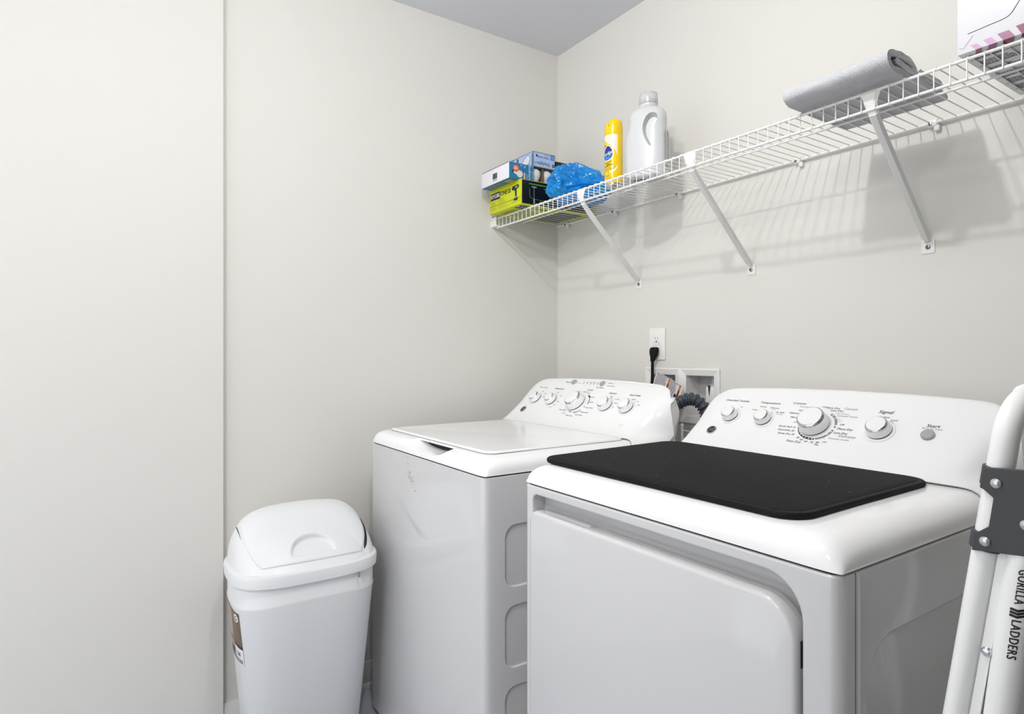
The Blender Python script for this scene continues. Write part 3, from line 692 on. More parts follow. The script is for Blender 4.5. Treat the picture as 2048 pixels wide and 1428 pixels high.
# drill picture
mb.poly([(.146, .062), (.152, .070), (.185, .072), (.192, .066), (.189, .059), (.176, .056), (.178, .030), (.184, .024), (.182, .018), (.160, .018), (.160, .026), (.168, .030), (.166, .054), (.152, .056)], 'ink', 0, m2)
mb.poly([(.168, .060), (.183, .060), (.185, .068), (.168, .068)], 'greyink', 0, m2 @ Matrix.Translation((0, 0, .0003))); mb.poly([(.162, .026), (.180, .026), (.176, .033), (.168, .033)], 'greyink', 0, m2 @ Matrix.Translation((0, 0, .0003)))
mb.box((0, .0235, 0), (W_, .0248, .0003), 'ink', mtx=m)
lines(mb, m, .008, .048, .040, 5, 'olive', .0030, .0006); lines(mb, m, .058, .110, .044, 6, 'olive', .0030, .0006); lines(mb, m, .006, .050, .018, 4, 'olive', .003, .0006); lines(mb, m, .060, .130, .018, 4, 'olive', .003, .0006); lines(mb, m, .145, .195, .018, 3, 'olive', .003, .0006)
lines(mb, m, .135, .195, .0785, 1, 'olive', .003, .0010)
mb.build('front_print', ry, 0, weld=False)
mb = MB(); m = frame((rb_[0]+.0003, ra[1], ra[2]), (0, 1, 0), (0, 0, 1)); D_ = rb_[1]-ra[1]
mb.box((.004, .003, 0), (D_-.002, H_-.002, .0004), 'blackcard', mtx=m)
m2 = m @ Matrix.Translation((0, 0, .0006))
lines(mb, m2, .034, .120, .0725, 1, 'green', .003, .0034, 0)
mb.tube([(.055, .020, 0), (.055, .064, 0)], .0009, 'greyink', 6, mtx=m2); mb.box((.045, .062, 0), (.065, .067, .001), 'greyink', mtx=m2); mb.box((.052, .004, 0), (.058, .024, .001), 'greyink', mtx=m2)
mb.tube([(.036, .058, 0), (.036, .034, 0), (.040, .026, 0), (.052, .023, 0), (.16, .018, 0)], .0006, 'green', 5, mtx=m2)
for (x_, y_) in ((.098, .062), (.104, .054), (.110, .046), (.122, .036), (.126, .033)): mb.box((x_, y_, 0), (x_+.006, y_+.003, .0004), 'green', mtx=m2)
mb.build('side_print', ry, 0, weld=False)
mb = MB(); m = frame((rb_[0], ra[1], ra[2]-.0003), (0, 1, 0), (1, 0, 0)); 
mb.box((.012, -.062, 0), (.080, -.018, .0002), 'ink', mtx=m); m2 = m @ Matrix.Translation((0, 0, .0005))
mb.text('RYOBI', .028, 'white', m2 @ Matrix.Translation((.046, -.040, 0)), bold=.03); mb.text('ONE+', .028, 'ink', m2 @ Matrix.Translation((.125, -.040, 0)), bold=.02)
lines(mb, m, .02, .28, -.085, 10, 'ink', .009, .002); mb.box((.19, -.19, 0), (.30, -.02, .0002), 'blackcard', mtx=m)
mb.build('underside_print', ry, 0, weld=False)
# white and blue bulb carton
ea, e_b = (.041, -.3865, 1.7490), (.224, -.285, 1.8045)
eo = rbox_thing('bulb_carton', ea, e_b, 'white', 'white-ended blue light bulb carton lying on the lime green carton', 'box')
mb = MB(); m = frame((e_b[0]+.0003, ea[1], ea[2]), (0, 1, 0), (0, 0, 1)); H_ = e_b[2]-ea[2]
mb.box((0, 0, 0), (.1015, H_, .0004), 'bluecard', mtx=m); m2 = m @ Matrix.Translation((0, 0, .0006))
mb.poly(circ(.0125, 24, .028, .036), 'orange', 0, m2); lines(mb, m2 @ Matrix.Translation((0, 0, .0003)), .021, .035, .0385, 2, 'white', .0055, .0028, .1)
mb.poly(circ(.0125, 24, .044, .019), 'bulb', 0, m2 @ Matrix.Translation((0, 0, -.0001))); mb.poly([(.018, .021), (.036, .012), (.038, .027), (.020, .029)], 'bulb', 0, m2 @ Matrix.Translation((0, 0, -.00015))); mb.poly([(.011, .023), (.018, .020), (.020, .029), (.013, .029)], 'ink', 0, m2)
mr = m2 @ Matrix.Rotation(-PI/2, 4, 'Z')
def vtxt(t, s, k, x, y, b=0): mb.text(t, s, k, m2 @ Matrix.Translation((x, y, 0)) @ Matrix.Rotation(-PI/2, 4, 'Z'), bold=b)
vtxt('EcoSmart', .0125, 'white', .086, .030, .012); vtxt('LED', .009, 'pale', .0755, .014); lines(mb, m2, .062, .069, .050, 3, 'pale', .0035, .0020); lines(mb, m2, .048, .054, .050, 2, 'pale', .0035, .0020)
mb.box((.060, .004, 0), (.068, .026, .0003), 'orange', mtx=m2); lines(mb, m2 @ Matrix.Translation((0, 0, .0004)), .0615, .0665, .023, 6, 'white', .0034, .0016, .1); lines(mb, m2, .0965, .0995, .034, 8, 'pale', .0034, .0018, .1)
mb.build('side_print', eo, 0, weld=False)
mb = MB(); m = frame((ea[0], ea[1]-.0003, ea[2]), (1, 0, 0), (0, 0, 1))
x_ = .078
while x_ < .108: w_ = random.choice((.0006, .0010, .0016)); mb.box((x_, .016, 0), (x_+w_, .036, .0002), 'ink', mtx=m); x_ += w_+random.choice((.0006, .001))
lines(mb, m, .080, .106, .012, 2, 'ink', .0026, .0010, 0)
mb.box((.004, .0535, 0), (.178, .0552, .0002), 'ink', mtx=m)
mb.build('barcode_print', eo, 0, weld=False)
mb = MB(); m = frame((ea[0], e_b[1], ea[2]-.0003), (1, 0, 0), (0, -1, 0)); mb.box((0, 0, 0), (.183, .1015, .0002), 'bluecard', mtx=m); mb.box((.13, .06, .0003), (.165, .09, .0005), 'tan', mtx=m); lines(mb, m @ Matrix.Translation((0, 0, .0003)), .01, .12, .085, 4, 'tan', .012, .004)
mb.build('underside_print', eo, 0, weld=False)
# pale blue open-fronted bulb carton, upside down
ga, gb = (.048, -.283, 1.7490), (.222, -.186, 1.8590)
go = thing('open_bulb_carton', ((ga[0]+gb[0])/2, (ga[1]+gb[1])/2, ga[2]), 'pale blue upside-down bulb carton with an open window showing frosted bulbs', 'box')
th = .0015
mb = MB().box((ga[0], ga[1], ga[2]), (gb[0], ga[1]+th, gb[2]), 'pale').box((ga[0], gb[1]-th, ga[2]), (gb[0], gb[1], gb[2]), 'pale').box((ga[0], ga[1], ga[2]), (ga[0]+th, gb[1], gb[2]), 'pale').box((ga[0], ga[1], gb[2]-th), (gb[0], gb[1], gb[2]), 'pale').box((ga[0], ga[1], ga[2]), (gb[0], gb[1], ga[2]+th), 'card')
mb.box((gb[0]-th, ga[1], 1.8080), (gb[0], gb[1], gb[2]), 'pale').box((gb[0]-.03, ga[1]+th, 1.806), (gb[0]-th, gb[1]-th, 1.8075), 'card')
mb.build('carton_shell', go, 0, weld=False)
MB().box((gb[0]-.05, -.2355, ga[2]+th), (gb[0]-.004, -.2345, 1.806), 'card').build('divider', go, 0)
for y_ in (-.259, -.210):
    MB().lathe([(.0005, .052), (.014, .050), (.0215, .042), (.0235, .030), (.021, .018), (.015, .006), (.013, 0), (.013, -.012), (.0005, -.014)], 'bulb', 20, Matrix.Translation((gb[0]-.028, y_, ga[2]+th+.004)) @ Matrix.Rotation(0, 4, 'X')).build('bulb', go)
mb = MB(); m = frame((gb[0]+.0003, ga[1], 1.808), (0, 1, 0), (0, 0, 1)); mu = m @ Matrix.Translation((.0485, .0255, .0002)) @ Matrix.Rotation(PI, 4, 'Z')
mb.text('Daylight', .0165, 'navy', mu @ Matrix.Translation((.002, .013, 0)), bold=.004); mb.text('LED', .010, 'midblue', mu @ Matrix.Translation((.036, .0125, 0)))
mb.text('classic shape', .0098, 'navy', mu @ Matrix.Translation((.004, -.009, 0)), bold=.006); mb.poly(circ(.0062, 22, -.040, .014), 'navy', 0, mu); mb.text('GE', .0075, 'pale', mu @ Matrix.Translation((-.040, .014, .0003)), shear=.2)
mb.poly(circ(.0045, 20, .033, -.013), 'navy', 0, mu); mb.box((-.0475, -.024, 0), (-.028, -.006, .0003), 'midblue', mtx=mu); lines(mb, mu @ Matrix.Translation((0, 0, .0003)), -.046, -.030, -.010, 4, 'pale', .0035, .0012, .2); lines(mb, mu, -.022, .010, -.018, 2, 'greyink', .004, .001)
m = frame((ga[0], ga[1]-.0003, ga[2]), (1, 0, 0), (0, 0, 1))
mb.poly([(.120, .060), (.150, .072), (.158, .090), (.150, .103), (.134, .104), (.110, .088), (.098, .082), (.096, .070), (.106, .062)], 'midblue', 0, m); mb.poly([(.120, .063), (.148, .074), (.155, .090), (.148, .101), (.135, .101), (.112, .086), (.102, .079), (.101, .071), (.108, .065)], 'bulb', 0, m @ Matrix.Translation((0, 0, .0003)))
lines(mb, m @ Matrix.Translation((.170, .058, 0)) @ Matrix.Rotation(PI/2, 4, 'Z'), 0, .046, 0, 1, 'navy', .003, .0048, 0); lines(mb, m @ Matrix.Translation((.083, .084, 0)) @ Matrix.Rotation(PI/2, 4, 'Z'), 0, .022, 0, 2, 'navy', -.007, .0052, 0); lines(mb, m, .01, .06, .106, 3, 'midblue', .005, .002)
mb.build('carton_print', go, 0, weld=False)
# dark carton at the back
da, db = (.050, -.181, 1.7490), (.222, -.074, 1.8400)
do_ = rbox_thing('dark_carton', da, db, 'blackcard', 'dark carton at the back of the corner stack behind the blue bag', 'box')
mb = MB(); m = frame((db[0]+.0003, da[1], da[2]), (0, 1, 0), (0, 0, 1)); mb.box((.066, .010, 0), (.100, .090, .0003), 'white', mtx=m); mb.box((.006, .060, 0), (.040, .068, .0003), 'card', mtx=m); mb.box((.068, .078, .0004), (.096, .084, .0006), 'greyink', mtx=m)
mb.build('side_print', do_, 0, weld=False)

# ------------------------------------------------------------------ crumpled blue bag
bm = bmesh.new(); bmesh.ops.create_icosphere(bm, subdivisions=7, radius=1)
def fold(q): return (1-2*abs(noise.noise(q)))
for v in bm.verts:
    d = v.co.normalized()
    wq = d+Vector((noise.noise(d*2.2), noise.noise(d*2.2+Vector((7, 3, 1))), noise.noise(d*2.2+Vector((2, 8, 5)))))*.45
    r_ = .84+noise.noise(d*1.5+Vector((3.1, .4, 2)))*.30 + fold(wq*1.35+Vector((5, 1, 7)))*.17 + fold(wq*3.0+Vector((1, 9, 2)))*.075 + fold(wq*6.0)*.022
    x, y, z = d.x*r_*.086, d.y*r_*.088, d.z*r_*.078
    tail = max(0, d.x*.80+d.y*.30-.20)
    x += tail*.075; y += tail*.03; z *= 1-tail*.55
    z += .062-.030*max(0, d.x)*.8
    if z < .004: z = .0012+.003*abs(noise.noise(d*6))
    v.co = Vector((.345+x, -.196+y, ZT+z))
mb = MB(); mb.bm(bm, 'film'); bag = mb.build('plastic_bag', None, 38)
tag(bag, 'crumpled bright blue plastic bag on the shelf beside the carton stack', 'bag')

# ------------------------------------------------------------------ spray can
sx, sy = .566, -.222
sp = thing('spray_can', (sx, sy, ZT), 'yellow furniture polish spray can standing on the shelf', 'spray can')
T_ = Matrix.Translation((sx, sy, ZT)); cr_ = .0282
MB().lathe([(.022, .003), (.0265, .0), (.0285, .003), (.0285, .008), (.0272, .011)], 'chrome', 36, T_).build('base_rim', sp)
bd = MB().lathe([(cr_*.985, .010), (cr_, .013), (cr_, .160), (cr_*.985, .164)], 'yellow', 48, T_).build('can_body', sp)
cp = MB(); nseg = 48; zs_ = [.1635, .166, .184, .197, .204, .2075]; rs_ = [1.0, 1.01, 1.0, .965, .90, .78]; rings = []
for z_, r_ in zip(zs_, rs_):
    ring = []
    for j in range(nseg):
        a_ = 2*PI*j/nseg; da_ = (a_-R(220)+PI) % (2*PI)-PI
        cutz = .0105*max(0, min(1, (1.25-abs(da_))*6))*(max(0, (z_-.188))/.0195)
        ring.append((sx+cr_*r_*math.cos(a_), sy+cr_*r_*math.sin(a_), ZT+z_-cutz))
    rings.append(ring)
cp.loft(rings, 'yellow', True, True); cp = cp.build('spray_cap', sp, 40)
fd = math.atan2(cam.location.y-sy, cam.location.x-sx)-R(40)       # the printed front is turned away from the room
def canpt(s, z, d=.0003): a_ = fd+s/cr_; return Vector((sx+(cr_+d)*math.cos(a_), sy+(cr_+d)*math.sin(a_), ZT+z))
MB().lathe([(.0016, 0), (.0016, .0006)], 'slot', 10, frame(canpt(.004, .187, -.0006), (-math.sin(fd), math.cos(fd), 0), (0, 0, 1))).build('nozzle_hole', cp)
pm = MB()
def canpatch(poly, k, d):                                          # convex polygon in (s, z) fanned from its centre
    c = (sum(p[0] for p in poly)/len(poly), sum(p[1] for p in poly)/len(poly)); rr = [c]
    n = len(poly); lay = 5; vs = [canpt(*c, d)]
    for L in range(1, lay+1):
        for p in poly: vs.append(canpt(c[0]+(p[0]-c[0])*L/lay, c[1]+(p[1]-c[1])*L/lay, d))
    fs = [(0, 1+i, 1+(i+1) % n) for i in range(n)]
    for L in range(lay-1):
        for i in range(n): a = 1+L*n+i; b = 1+L*n+(i+1) % n; fs.append((a, b, b+n, a+n))
    pm.add(vs, fs, k)
def dense(poly, m_=6):
    out = []
    for i in range(len(poly)):
        a, b = poly[i], poly[(i+1) % len(poly)]
        out += [(a[0]+(b[0]-a[0])*t/m_, a[1]+(b[1]-a[1])*t/m_) for t in range(m_)]
    return out
vs = []; NQ = 24
for i in range(NQ+1):
    s_ = -.032+.064*i/NQ; zb_ = .149-.0008*max(0, s_*1000+20)-(max(0, s_-.012)*1000)**2*.00004
    for q in range(5): vs.append(canpt(s_, zb_+(.158-zb_)*q/4, .0003))
pm.add(vs, [(i*5+q, (i+1)*5+q, (i+1)*5+q+1, i*5+q+1) for i in range(NQ) for q in range(4)], 'cream')
drop_ = [(.0, .124), (.010, .117), (.0165, .105), (.0165, .094), (.009, .084), (-.004, .080), (-.016, .086), (-.0195, .098), (-.014, .112)]
drop = [(p.x, p.y) for p in smoothpath([(a_, b_, 0) for a_, b_ in drop_], 5, True)]
canpatch(dense([(p[0]*1.16, .100+(p[1]-.100)*1.14) for p in drop], 1), 'cream', .0004); canpatch(drop, 'logoblue', .0006)
canpatch(dense([(-.012, .093), (.004, .092), (.012, .094), (.008, .085), (-.004, .081), (-.014, .087)], 2), 'skyblue', .0008)
pm.text('Pledge', .0155, 'white', None, bold=.025, fn=lambda v: canpt(v.x*.92-.001, .100+v.y+v.x*.22, .0011))
def canmarks(s0, s1, z, h, k='ink'):
    q = s0
    while q < s1-.0012:
        l = min(random.uniform(.0014, .0034), s1-q)
        pm.add([canpt(q, z+q*.18, .0004), canpt(q+l*.5, z+(q+l*.5)*.18, .0004), canpt(q+l, z+(q+l)*.18, .0004), canpt(q+l, z+h+(q+l)*.18, .0004), canpt(q+l*.5, z+h+(q+l*.5)*.18, .0004), canpt(q, z+h+q*.18, .0004)], [(0, 1, 4, 5), (1, 2, 3, 4)], k); q += l+.0006
canmarks(-.010, .015, .0720, .0022); canmarks(-.006, .009, .0665, .0026); canmarks(-.012, .016, .0615, .0030); canmarks(-.010, .010, .0555, .0012); canmarks(-.013, .015, .0500, .0016)
canmarks(-.016, -.006, .1270, .0034); canmarks(-.006, .008, .0290, .0018); canmarks(-.004, .012, .0220, .0016)
cu = [(.032, .066, .058), (.028, .058, .050), (.020, .0505, .0435), (.010, .046, .0400), (.001, .0435, .0385)]
pm.add([p for s_, a_, b_ in cu for p in (canpt(s_, a_, .0004), canpt(s_, b_, .0004))], [(2*i, 2*i+2, 2*i+3, 2*i+1) for i in range(4)], 'cream')
pm.tube([canpt(s_, a_+.001, .0003) for s_, a_, b_ in cu], .0004, 'card', 5)
canpatch([(-.004+.010*math.cos(2*PI*i/16), .040+.008*math.sin(2*PI*i/16)) for i in range(16)], 'amber', .0005); canpatch([(-.004+.0085*math.cos(2*PI*i/16), .040+.0066*math.sin(2*PI*i/16)) for i in range(16)], 'yellow', .0007)
pm.build('label_print', bd, 60, weld=False)

# ------------------------------------------------------------------ detergent jug
jx, jy = .690, -.205
jt = thing('detergent_jug', (jx, jy, ZT), 'milky white empty detergent jug with a handle standing on the shelf', 'bottle')
Wd = Vector((.86, .51, 0)).normalized(); Nd = Vector((Wd.y, -Wd.x, 0))     # along the broad side, and out of its front
def jring(hw, hd, z, off=0, e=3.0, n=40):
    return [Vector((jx, jy, ZT+z))+Wd*(off+hw*sup(2*PI*i/n, e)[0])+Nd*(hd*sup(2*PI*i/n, e)[1]) for i in range(n)]
P0 = Vector((jx, jy, ZT))
jb = MB().loft([jring(.054, .036, .0), jring(.058, .040, .003), jring(.060, .041, .010), jring(.061, .041, .045), jring(.0605, .041, .100), jring(.0590, .040, .124), jring(.0560, .039, .140, .002), jring(.0535, .038, .155, .003), jring(.0530, .038, .168, .004), jring(.0540, .037, .181, .003), jring(.0530, .035, .190, .003, 2.8), jring(.048, .033, .198, .003, 2.6), jring(.040, .031, .2035, .004, 2.3), jring(.030, .027, .207, .005, 2.1), jring(.0250, .0250, .209, .005, 2.0)], 'jug').build('jug_body', jt, 50)
# grip hollows of the handle, front and back
for sg in (1, -1):
    rings = []
    L = [(.036, .180), (.020, .184), (.006, .174), (-.003, .152), (-.002, .126), (.008, .100), (.020, .084), (.019, .108), (.024, .136), (.039, .163)]
    for dd, k_ in ((.016, .80), (.030, .93), (.060, 1.15)):
        rings.append([P0+Wd*(.018+(p.x-.018)*k_)+Nd*dd*sg+Vector((0, 0, .140+(p.y-.140)*k_)) for p in smoothpath([(a_, b_, 0) for a_, b_ in L], 4, True)])
    boolean(jb, MB().loft(rings, 'jug').build('cutter'))
bevel(jb, .005, 3, 45)
Tn = Matrix.Translation(P0+Wd*.005)
MB().lathe([(.0258, .2085), (.0275, .212), (.0270, .218), (.0240, .2195), (.0240, .232)], 'jug', 36, Tn).build('neck_ring', jt)
cpm = MB(); ng = 72; rings = []
for z_, r_ in ((.2195, .0262), (.222, .0270), (.250, .0252), (.2530, .0236)):
    rings.append([P0+Wd*.005+Vector((math.cos(2*PI*j/ng)*(r_+(.0006 if j % 3 == 0 and z_ < .252 else 0)), math.sin(2*PI*j/ng)*(r_+(.0006 if j % 3 == 0 and z_ < .252 else 0)), z_)) for j in range(ng)])
cpm.loft(rings, 'clear').build('ribbed_cap', jt, 40)
lm = MB(); m = frame(P0+Wd*.0630+Nd*.026+Vector((0, 0, .03)), -Nd, (0, 0, 1))
lm.box((0, 0, -.0006), (.052, .098, -.0001), 'jug', mtx=m); lm.poly([(.002, .090), (.010, .102), (.030, .106), (.050, .106), (.050, .09)], 'jug', 0, m)
lines(lm, m, .003, .049, .095, 26, 'greyink', .0036, .0012, .35); lm.poly(circ(.0045, 14, .012, .094, .006), 'ink', 0, m @ Matrix.Translation((0, 0, .0002))); lm.poly(circ(.0026, 14, .013, .095, .0036), 'jug', 0, m @ Matrix.Translation((0, 0, .0004)))
lm.build('rear_label', jt, 0, weld=False)
um = MB(); m = frame(P0+Vector((0, 0, -.0004)), Wd, -Nd)                # print on the bottom
um.poly([(-.020+.020*math.cos(2*PI*i/20), .010*math.sin(2*PI*i/20)) for i in range(20)], 'ink', 0, m); um.poly([(-.026+.009*math.cos(2*PI*i/16), .007*math.sin(2*PI*i/16)) for i in range(16)], 'jug', 0, m @ Matrix.Translation((0, 0, .0002))); um.poly([(-.010+.007*math.cos(2*PI*i/16), .006*math.sin(2*PI*i/16)) for i in range(16)], 'jug', 0, m @ Matrix.Translation((0, 0, .0002)))
um.build('base_print', jt, 0, weld=False)

# ------------------------------------------------------------------ folded grey towel
def ribbon(path, hw, x0, x1, skew=0, jag=0):
    P = smoothpath([(0, y, z) for y, z in path], 7); n = len(P); out = []; inn = []
    for i in range(n):
        t = (P[min(i+1, n-1)]-P[max(i-1, 0)]).normalized(); nn = Vector((0, -t.z, t.y))
        out.append((P[i], nn))
    ring = [p+nn*hw for p, nn in out] + [out[-1][0]+(out[-1][0]-out[-2][0]).normalized()*hw*.8] + [p-nn*hw for p, nn in reversed(out)] + [out[0][0]-(out[1][0]-out[0][0]).normalized()*hw*.8]
    arc = [0]
    for i in range(1, len(ring)): arc.append(arc[-1]+(ring[i]-ring[i-1]).length)
    NXs = 40; rings = []; cen = sum((p for p, _ in out), Vector())/n
    for k in range(NXs+1):
        x = x0+(x1-x0)*k/NXs; e = min(k, NXs-k)
        sh = 1-.02*(1-min(1, e/2)) 
        rings.append([Vector((x+skew*(p.y+.25)+.004*noise.noise(Vector((p.y*30, p.z*30, k)))*(e < 1), p.y, p.z))+Vector((0, noise.noise(Vector((x*25, p.y*40, p.z*40)))*.0022, noise.noise(Vector((x*25+9, p.y*40, p.z*40)))*.0022*(1 if p.z > ZT+.016 else 0))) for p in ring])
    return rings, arc
tw = thing('folded_towel', (1.33, -.24, ZT), 'grey waffle-weave towel folded and rolled on the shelf', 'towel')
def towel_part(name, path, hw, x0, x1, skew=0):
    rings, arc = ribbon(path, hw, x0, x1, skew); mb = MB().loft(rings, 'towel'); 
    o = mb.build(name, tw, 60, weld=False)
    uvl = o.data.uv_layers.new(name='UVMap'); nr = len(arc)
    for lp in o.data.loops:
        vi = lp.vertex_index; uvl.data[lp.index].uv = (o.data.vertices[vi].co.x*3.0, arc[vi % nr]*3.0)
    return o
Z0 = ZT+.0075
towel_part('rolled_layer', [(-.115, Z0+.000), (-.20, Z0+.000), (-.300, Z0+.000), (-.342, Z0+.001), (-.360, Z0+.010), (-.357, Z0+.022), (-.336, Z0+.0295), (-.300, Z0+.0305), (-.268, Z0+.027), (-.252, Z0+.0200), (-.262, Z0+.0135), (-.286, Z0+.0130), (-.310, Z0+.0155), (-.330, Z0+.0180)], .0062, 1.232, 1.436)
towel_part('folded_layer', [(-.238, Z0+.0125), (-.20, Z0+.0130), (-.155, Z0+.0125), (-.132, Z0+.016), (-.138, Z0+.022), (-.170, Z0+.024), (-.225, Z0+.025)], .0052, 1.236, 1.432)

# ------------------------------------------------------------------ white carton at the right end of the shelf
ka, kb = (1.527, -.316, ZT), (1.80, -.020, 1.805)
ko = rbox_thing('glossy_carton', ka, kb, 'carton', 'glossy white carton with purple blocks at the right end of the shelf', 'box', .002)
mb = MB(); m = frame((ka[0], ka[1]-.0003, ka[2]), (1, 0, 0), (0, 0, 1))
for i, (x_, w_, h_, k) in enumerate(((.022, .009, .010, 'lilac'), (.040, .012, .012, 'lilac'), (.060, .016, .0135, 'mauve'), (.085, .022, .016, 'magenta'), (.116, .028, .018, 'magenta'), (.155, .034, .020, 'magenta'))):
    mb.poly([(x_+.006, 0), (x_+w_+.006, 0), (x_+w_-.002, h_), (x_-.002, h_)], k, 0, m)
fp = smoothpath([(.016, .0315, 0), (.045, .0335, 0), (.072, .0365, 0), (.084, .0500, 0), (.098, .0720, 0)], 6)
mb.tube(fp, .0005, 'ink', 5, mtx=m); mb.tube([(.004, .012, 0), (.009, .008, 0), (.024, .026, 0)], .0003, 'greyink', 4, mtx=m)
arc = [(.062+.022*math.cos(t_), .0915+.006*math.sin(t_), 0) for t_ in [PI+PI*i/10 for i in range(11)]]; mb.tube(arc, .0010, 'magenta', 5, mtx=m)
for i in range(5): mb.tube([(.043+.008*i, .092, 0), (.047+.008*i, .0975, 0), (.050+.008*i, .0925, 0)], .0008, 'magenta', 5, mtx=m)
mb.build('front_print', ko, 0, weld=False)
mb = MB(); m = frame((ka[0], ka[1], ka[2]-.0003), (1, 0, 0), (0, 1, 0))
for i, (x_, w_, k) in enumerate(((.022, .009, 'mauve'), (.040, .012, 'mauve'), (.060, .016, 'magenta'), (.085, .022, 'magenta'), (.116, .028, 'magenta'))): mb.poly([(x_+.006, 0), (x_+w_+.006, 0), (x_+w_-.002, .020), (x_-.002, .020)], k, 0, m)
for yb in (.040, .080, .125, .165, .205, .25): mb.box((.006, yb, 0), (.09 if yb != .125 else .03, yb+.0016, .0002), 'ink', mtx=m)
for yb in (.036, .075, .118, .160, .200, .245): lines(mb, m, .012, .070, yb, 4, 'ink', .0062, .0028, .4); lines(mb, m, .085, .17, yb, 4, 'ink', .0062, .0028, .4)
mb.build('underside_print', ko, 0, weld=False)

# ------------------------------------------------------------------ outlet, washer box, hose, cord
ot = thing('wall_outlet', (.5435, 0, 1.177), 'white wall outlet with a black plug in its lower socket', 'outlet')
MB().box((.5085, -.0055, 1.123), (.5785, 0, 1.2305), 'plate', .003, 3).build('cover_plate', ot)
g = MB().box((.5265, -.0075, 1.143), (.5605, -.004, 1.210), 'plate', .001)
gf = g.build('socket_body', ot)
sl = MB().box((.5365, -.0078, 1.192), (.5380, -.0070, 1.2005), 'slot').box((.5485, -.0078, 1.192), (.5500, -.0070, 1.1995), 'slot').lathe([(.0026, 0), (.0026, .0006)], 'slot', 12, frame((.5433, -.0074, 1.1855), (1, 0, 0), (0, 0, 1)))
sl.box((.5290, -.0078, 1.1805), (.5580, -.0072, 1.1815), 'greyink').box((.5290, -.0078, 1.1730), (.5480, -.0072, 1.1736), 'greyink').box((.5535, -.0079, 1.1745), (.5555, -.0072, 1.1775), 'slot')
sl.build('socket_slots', gf, 0)
for z_ in (1.1270, 1.2260): MB().lathe([(.0026, 0), (.0024, .0008), (.0001, .0012)], 'plate', 12, frame((.5435, -.0055, z_), (1, 0, 0), (0, 0, 1))).build('plate_screw', ot)
bx = thing('washer_supply_box', (.643, 0, 1.02), 'white recessed double supply box in the wall behind the machines', 'utility box')
def frm(mb, x0, x1, z0, z1, b0, k):                      # bevelled picture-frame bezel
    o = [(x0, z0), (x1, z0), (x1, z1), (x0, z1)]; i_ = [(x0+b0, z0+b0), (x1-b0, z0+b0), (x1-b0, z1-b0), (x0+b0, z1-b0)]
    rg = [[(p[0], -.0002, p[1]) for p in o], [(p[0], -.006, p[1]) for p in o], [(p[0]+(q[0]-p[0])*.15, -.0085, p[1]+(q[1]-p[1])*.15) for p, q in zip(o, i_)], [(q[0], -.003, q[1]) for q in i_], [(q[0], .06, q[1]) for q in i_]]
    mb.loft(rg, k, False, False)
bz = MB(); frm(bz, .492, .643, .923, 1.0975, .022, 'plate'); frm(bz, .643, .794, .923, 1.0975, .022, 'plate'); bz.build('bezel', bx, 20)
MB().box((.508, .058, .94), (.780, .062, 1.083), 'boxgrey').box((.640, -.001, .94), (.646, .062, 1.083), 'boxgrey').build('box_back', bx, 0)
v_ = MB().lathe([(.010, 0), (.010, .02), (.006, .022), (.006, .045)], 'boxgrey', 16, Matrix.Translation((.742, .034, 1.03))).box((.722, .02, .97), (.764, .05, 1.042), 'plate', .004)
v_.lathe([(.0035, 0), (.0022, .015), (.0005, .032)], 'slot', 10, Matrix.Translation((.738, .0175, 1.045)) @ Matrix.Rotation(PI, 4, 'X'))
v_.build('supply_valve', bx)
MB().lathe([(.010, 0), (.010, .02), (.006, .022), (.006, .045)], 'boxgrey', 16, Matrix.Translation((.575, .034, 1.02))).box((.558, .02, .95), (.596, .05, 1.035), 'plate', .004).build('supply_valve', bx)
# corrugated drain hose
hpth = smoothpath([(.62, -.095, .86), (.640, -.095, .915), (.662, -.085, .956), (.690, -.078, .985), (.722, -.070, 1.004), (.752, -.062, 1.004), (.774, -.052, .982), (.778, -.040, .950), (.768, -.02, .925)], 14)
Lh = 0; rad = []
for i, p in enumerate(hpth):
    if i: Lh += (p-hpth[i-1]).length
    rad.append(.0175+.0030*math.cos(Lh*2*PI/.0145))
tag(MB().tube(hpth, rad, 'hose', 18).build('drain_hose', None, 60), 'dark grey corrugated drain hose arching between the two machines', 'hose')
# power cord with plug and wrap label
pc = thing('power_cord', (.527, -.02, 1.14), 'black power cord with a flat plug and printed wrap label hanging from the outlet', 'power cord')
pl = []
for (z_, hw_, hd_, y_) in ((1.166, .004, .006, -.016), (1.164, .014, .010, -.018), (1.155, .0165, .011, -.019), (1.146, .0150, .011, -.0205), (1.134, .0105, .010, -.022), (1.128, .0080, .009, -.0235), (1.120, .0075, .0075, -.026), (1.119, .0060, .0060, -.0262)):
    pl.append([(.5440+hw_*sup(2*PI*i/20, 2.6)[0]-.0, y_+hd_*sup(2*PI*i/20, 2.6)[1], z_) for i in range(20)])
MB().loft(pl, 'black').build('plug', pc, 50)
MB().tube(smoothpath([(.5440, -.026, 1.124), (.547, -.030, 1.10), (.552, -.036, 1.06), (.550, -.045, 1.00), (.530, -.06, .93), (.515, -.08, .84)], 8), .0052, 'black', 12).build('cord', pc)
tg = MB(); m = frame((.597, -.0435, 1.0830), (.93, -.05, -.37), (.37, 0, .93)) @ Matrix.Scale(1.34, 4)
tg.box((-.014, -.064, -.0004), (.078, -.002, 0), 'white', mtx=m); m2 = m @ Matrix.Translation((0, 0, .0003))
tg.box((-.012, -.0042, 0), (.074, -.0032, .0001), 'ink', mtx=m2); tg.box((-.012, -.0610, 0), (.074, -.0600, .0001), 'ink', mtx=m2)
for x_, ww in ((.0295, .0065), (.0665, .006)):
    tg.box((x_, -.060, 0), (x_+ww, -.004, .0001), 'amber', mtx=m2); tg.box((x_+.001, -.046, .0002), (x_+ww-.002, -.016, .0003), 'ink', mtx=m2)
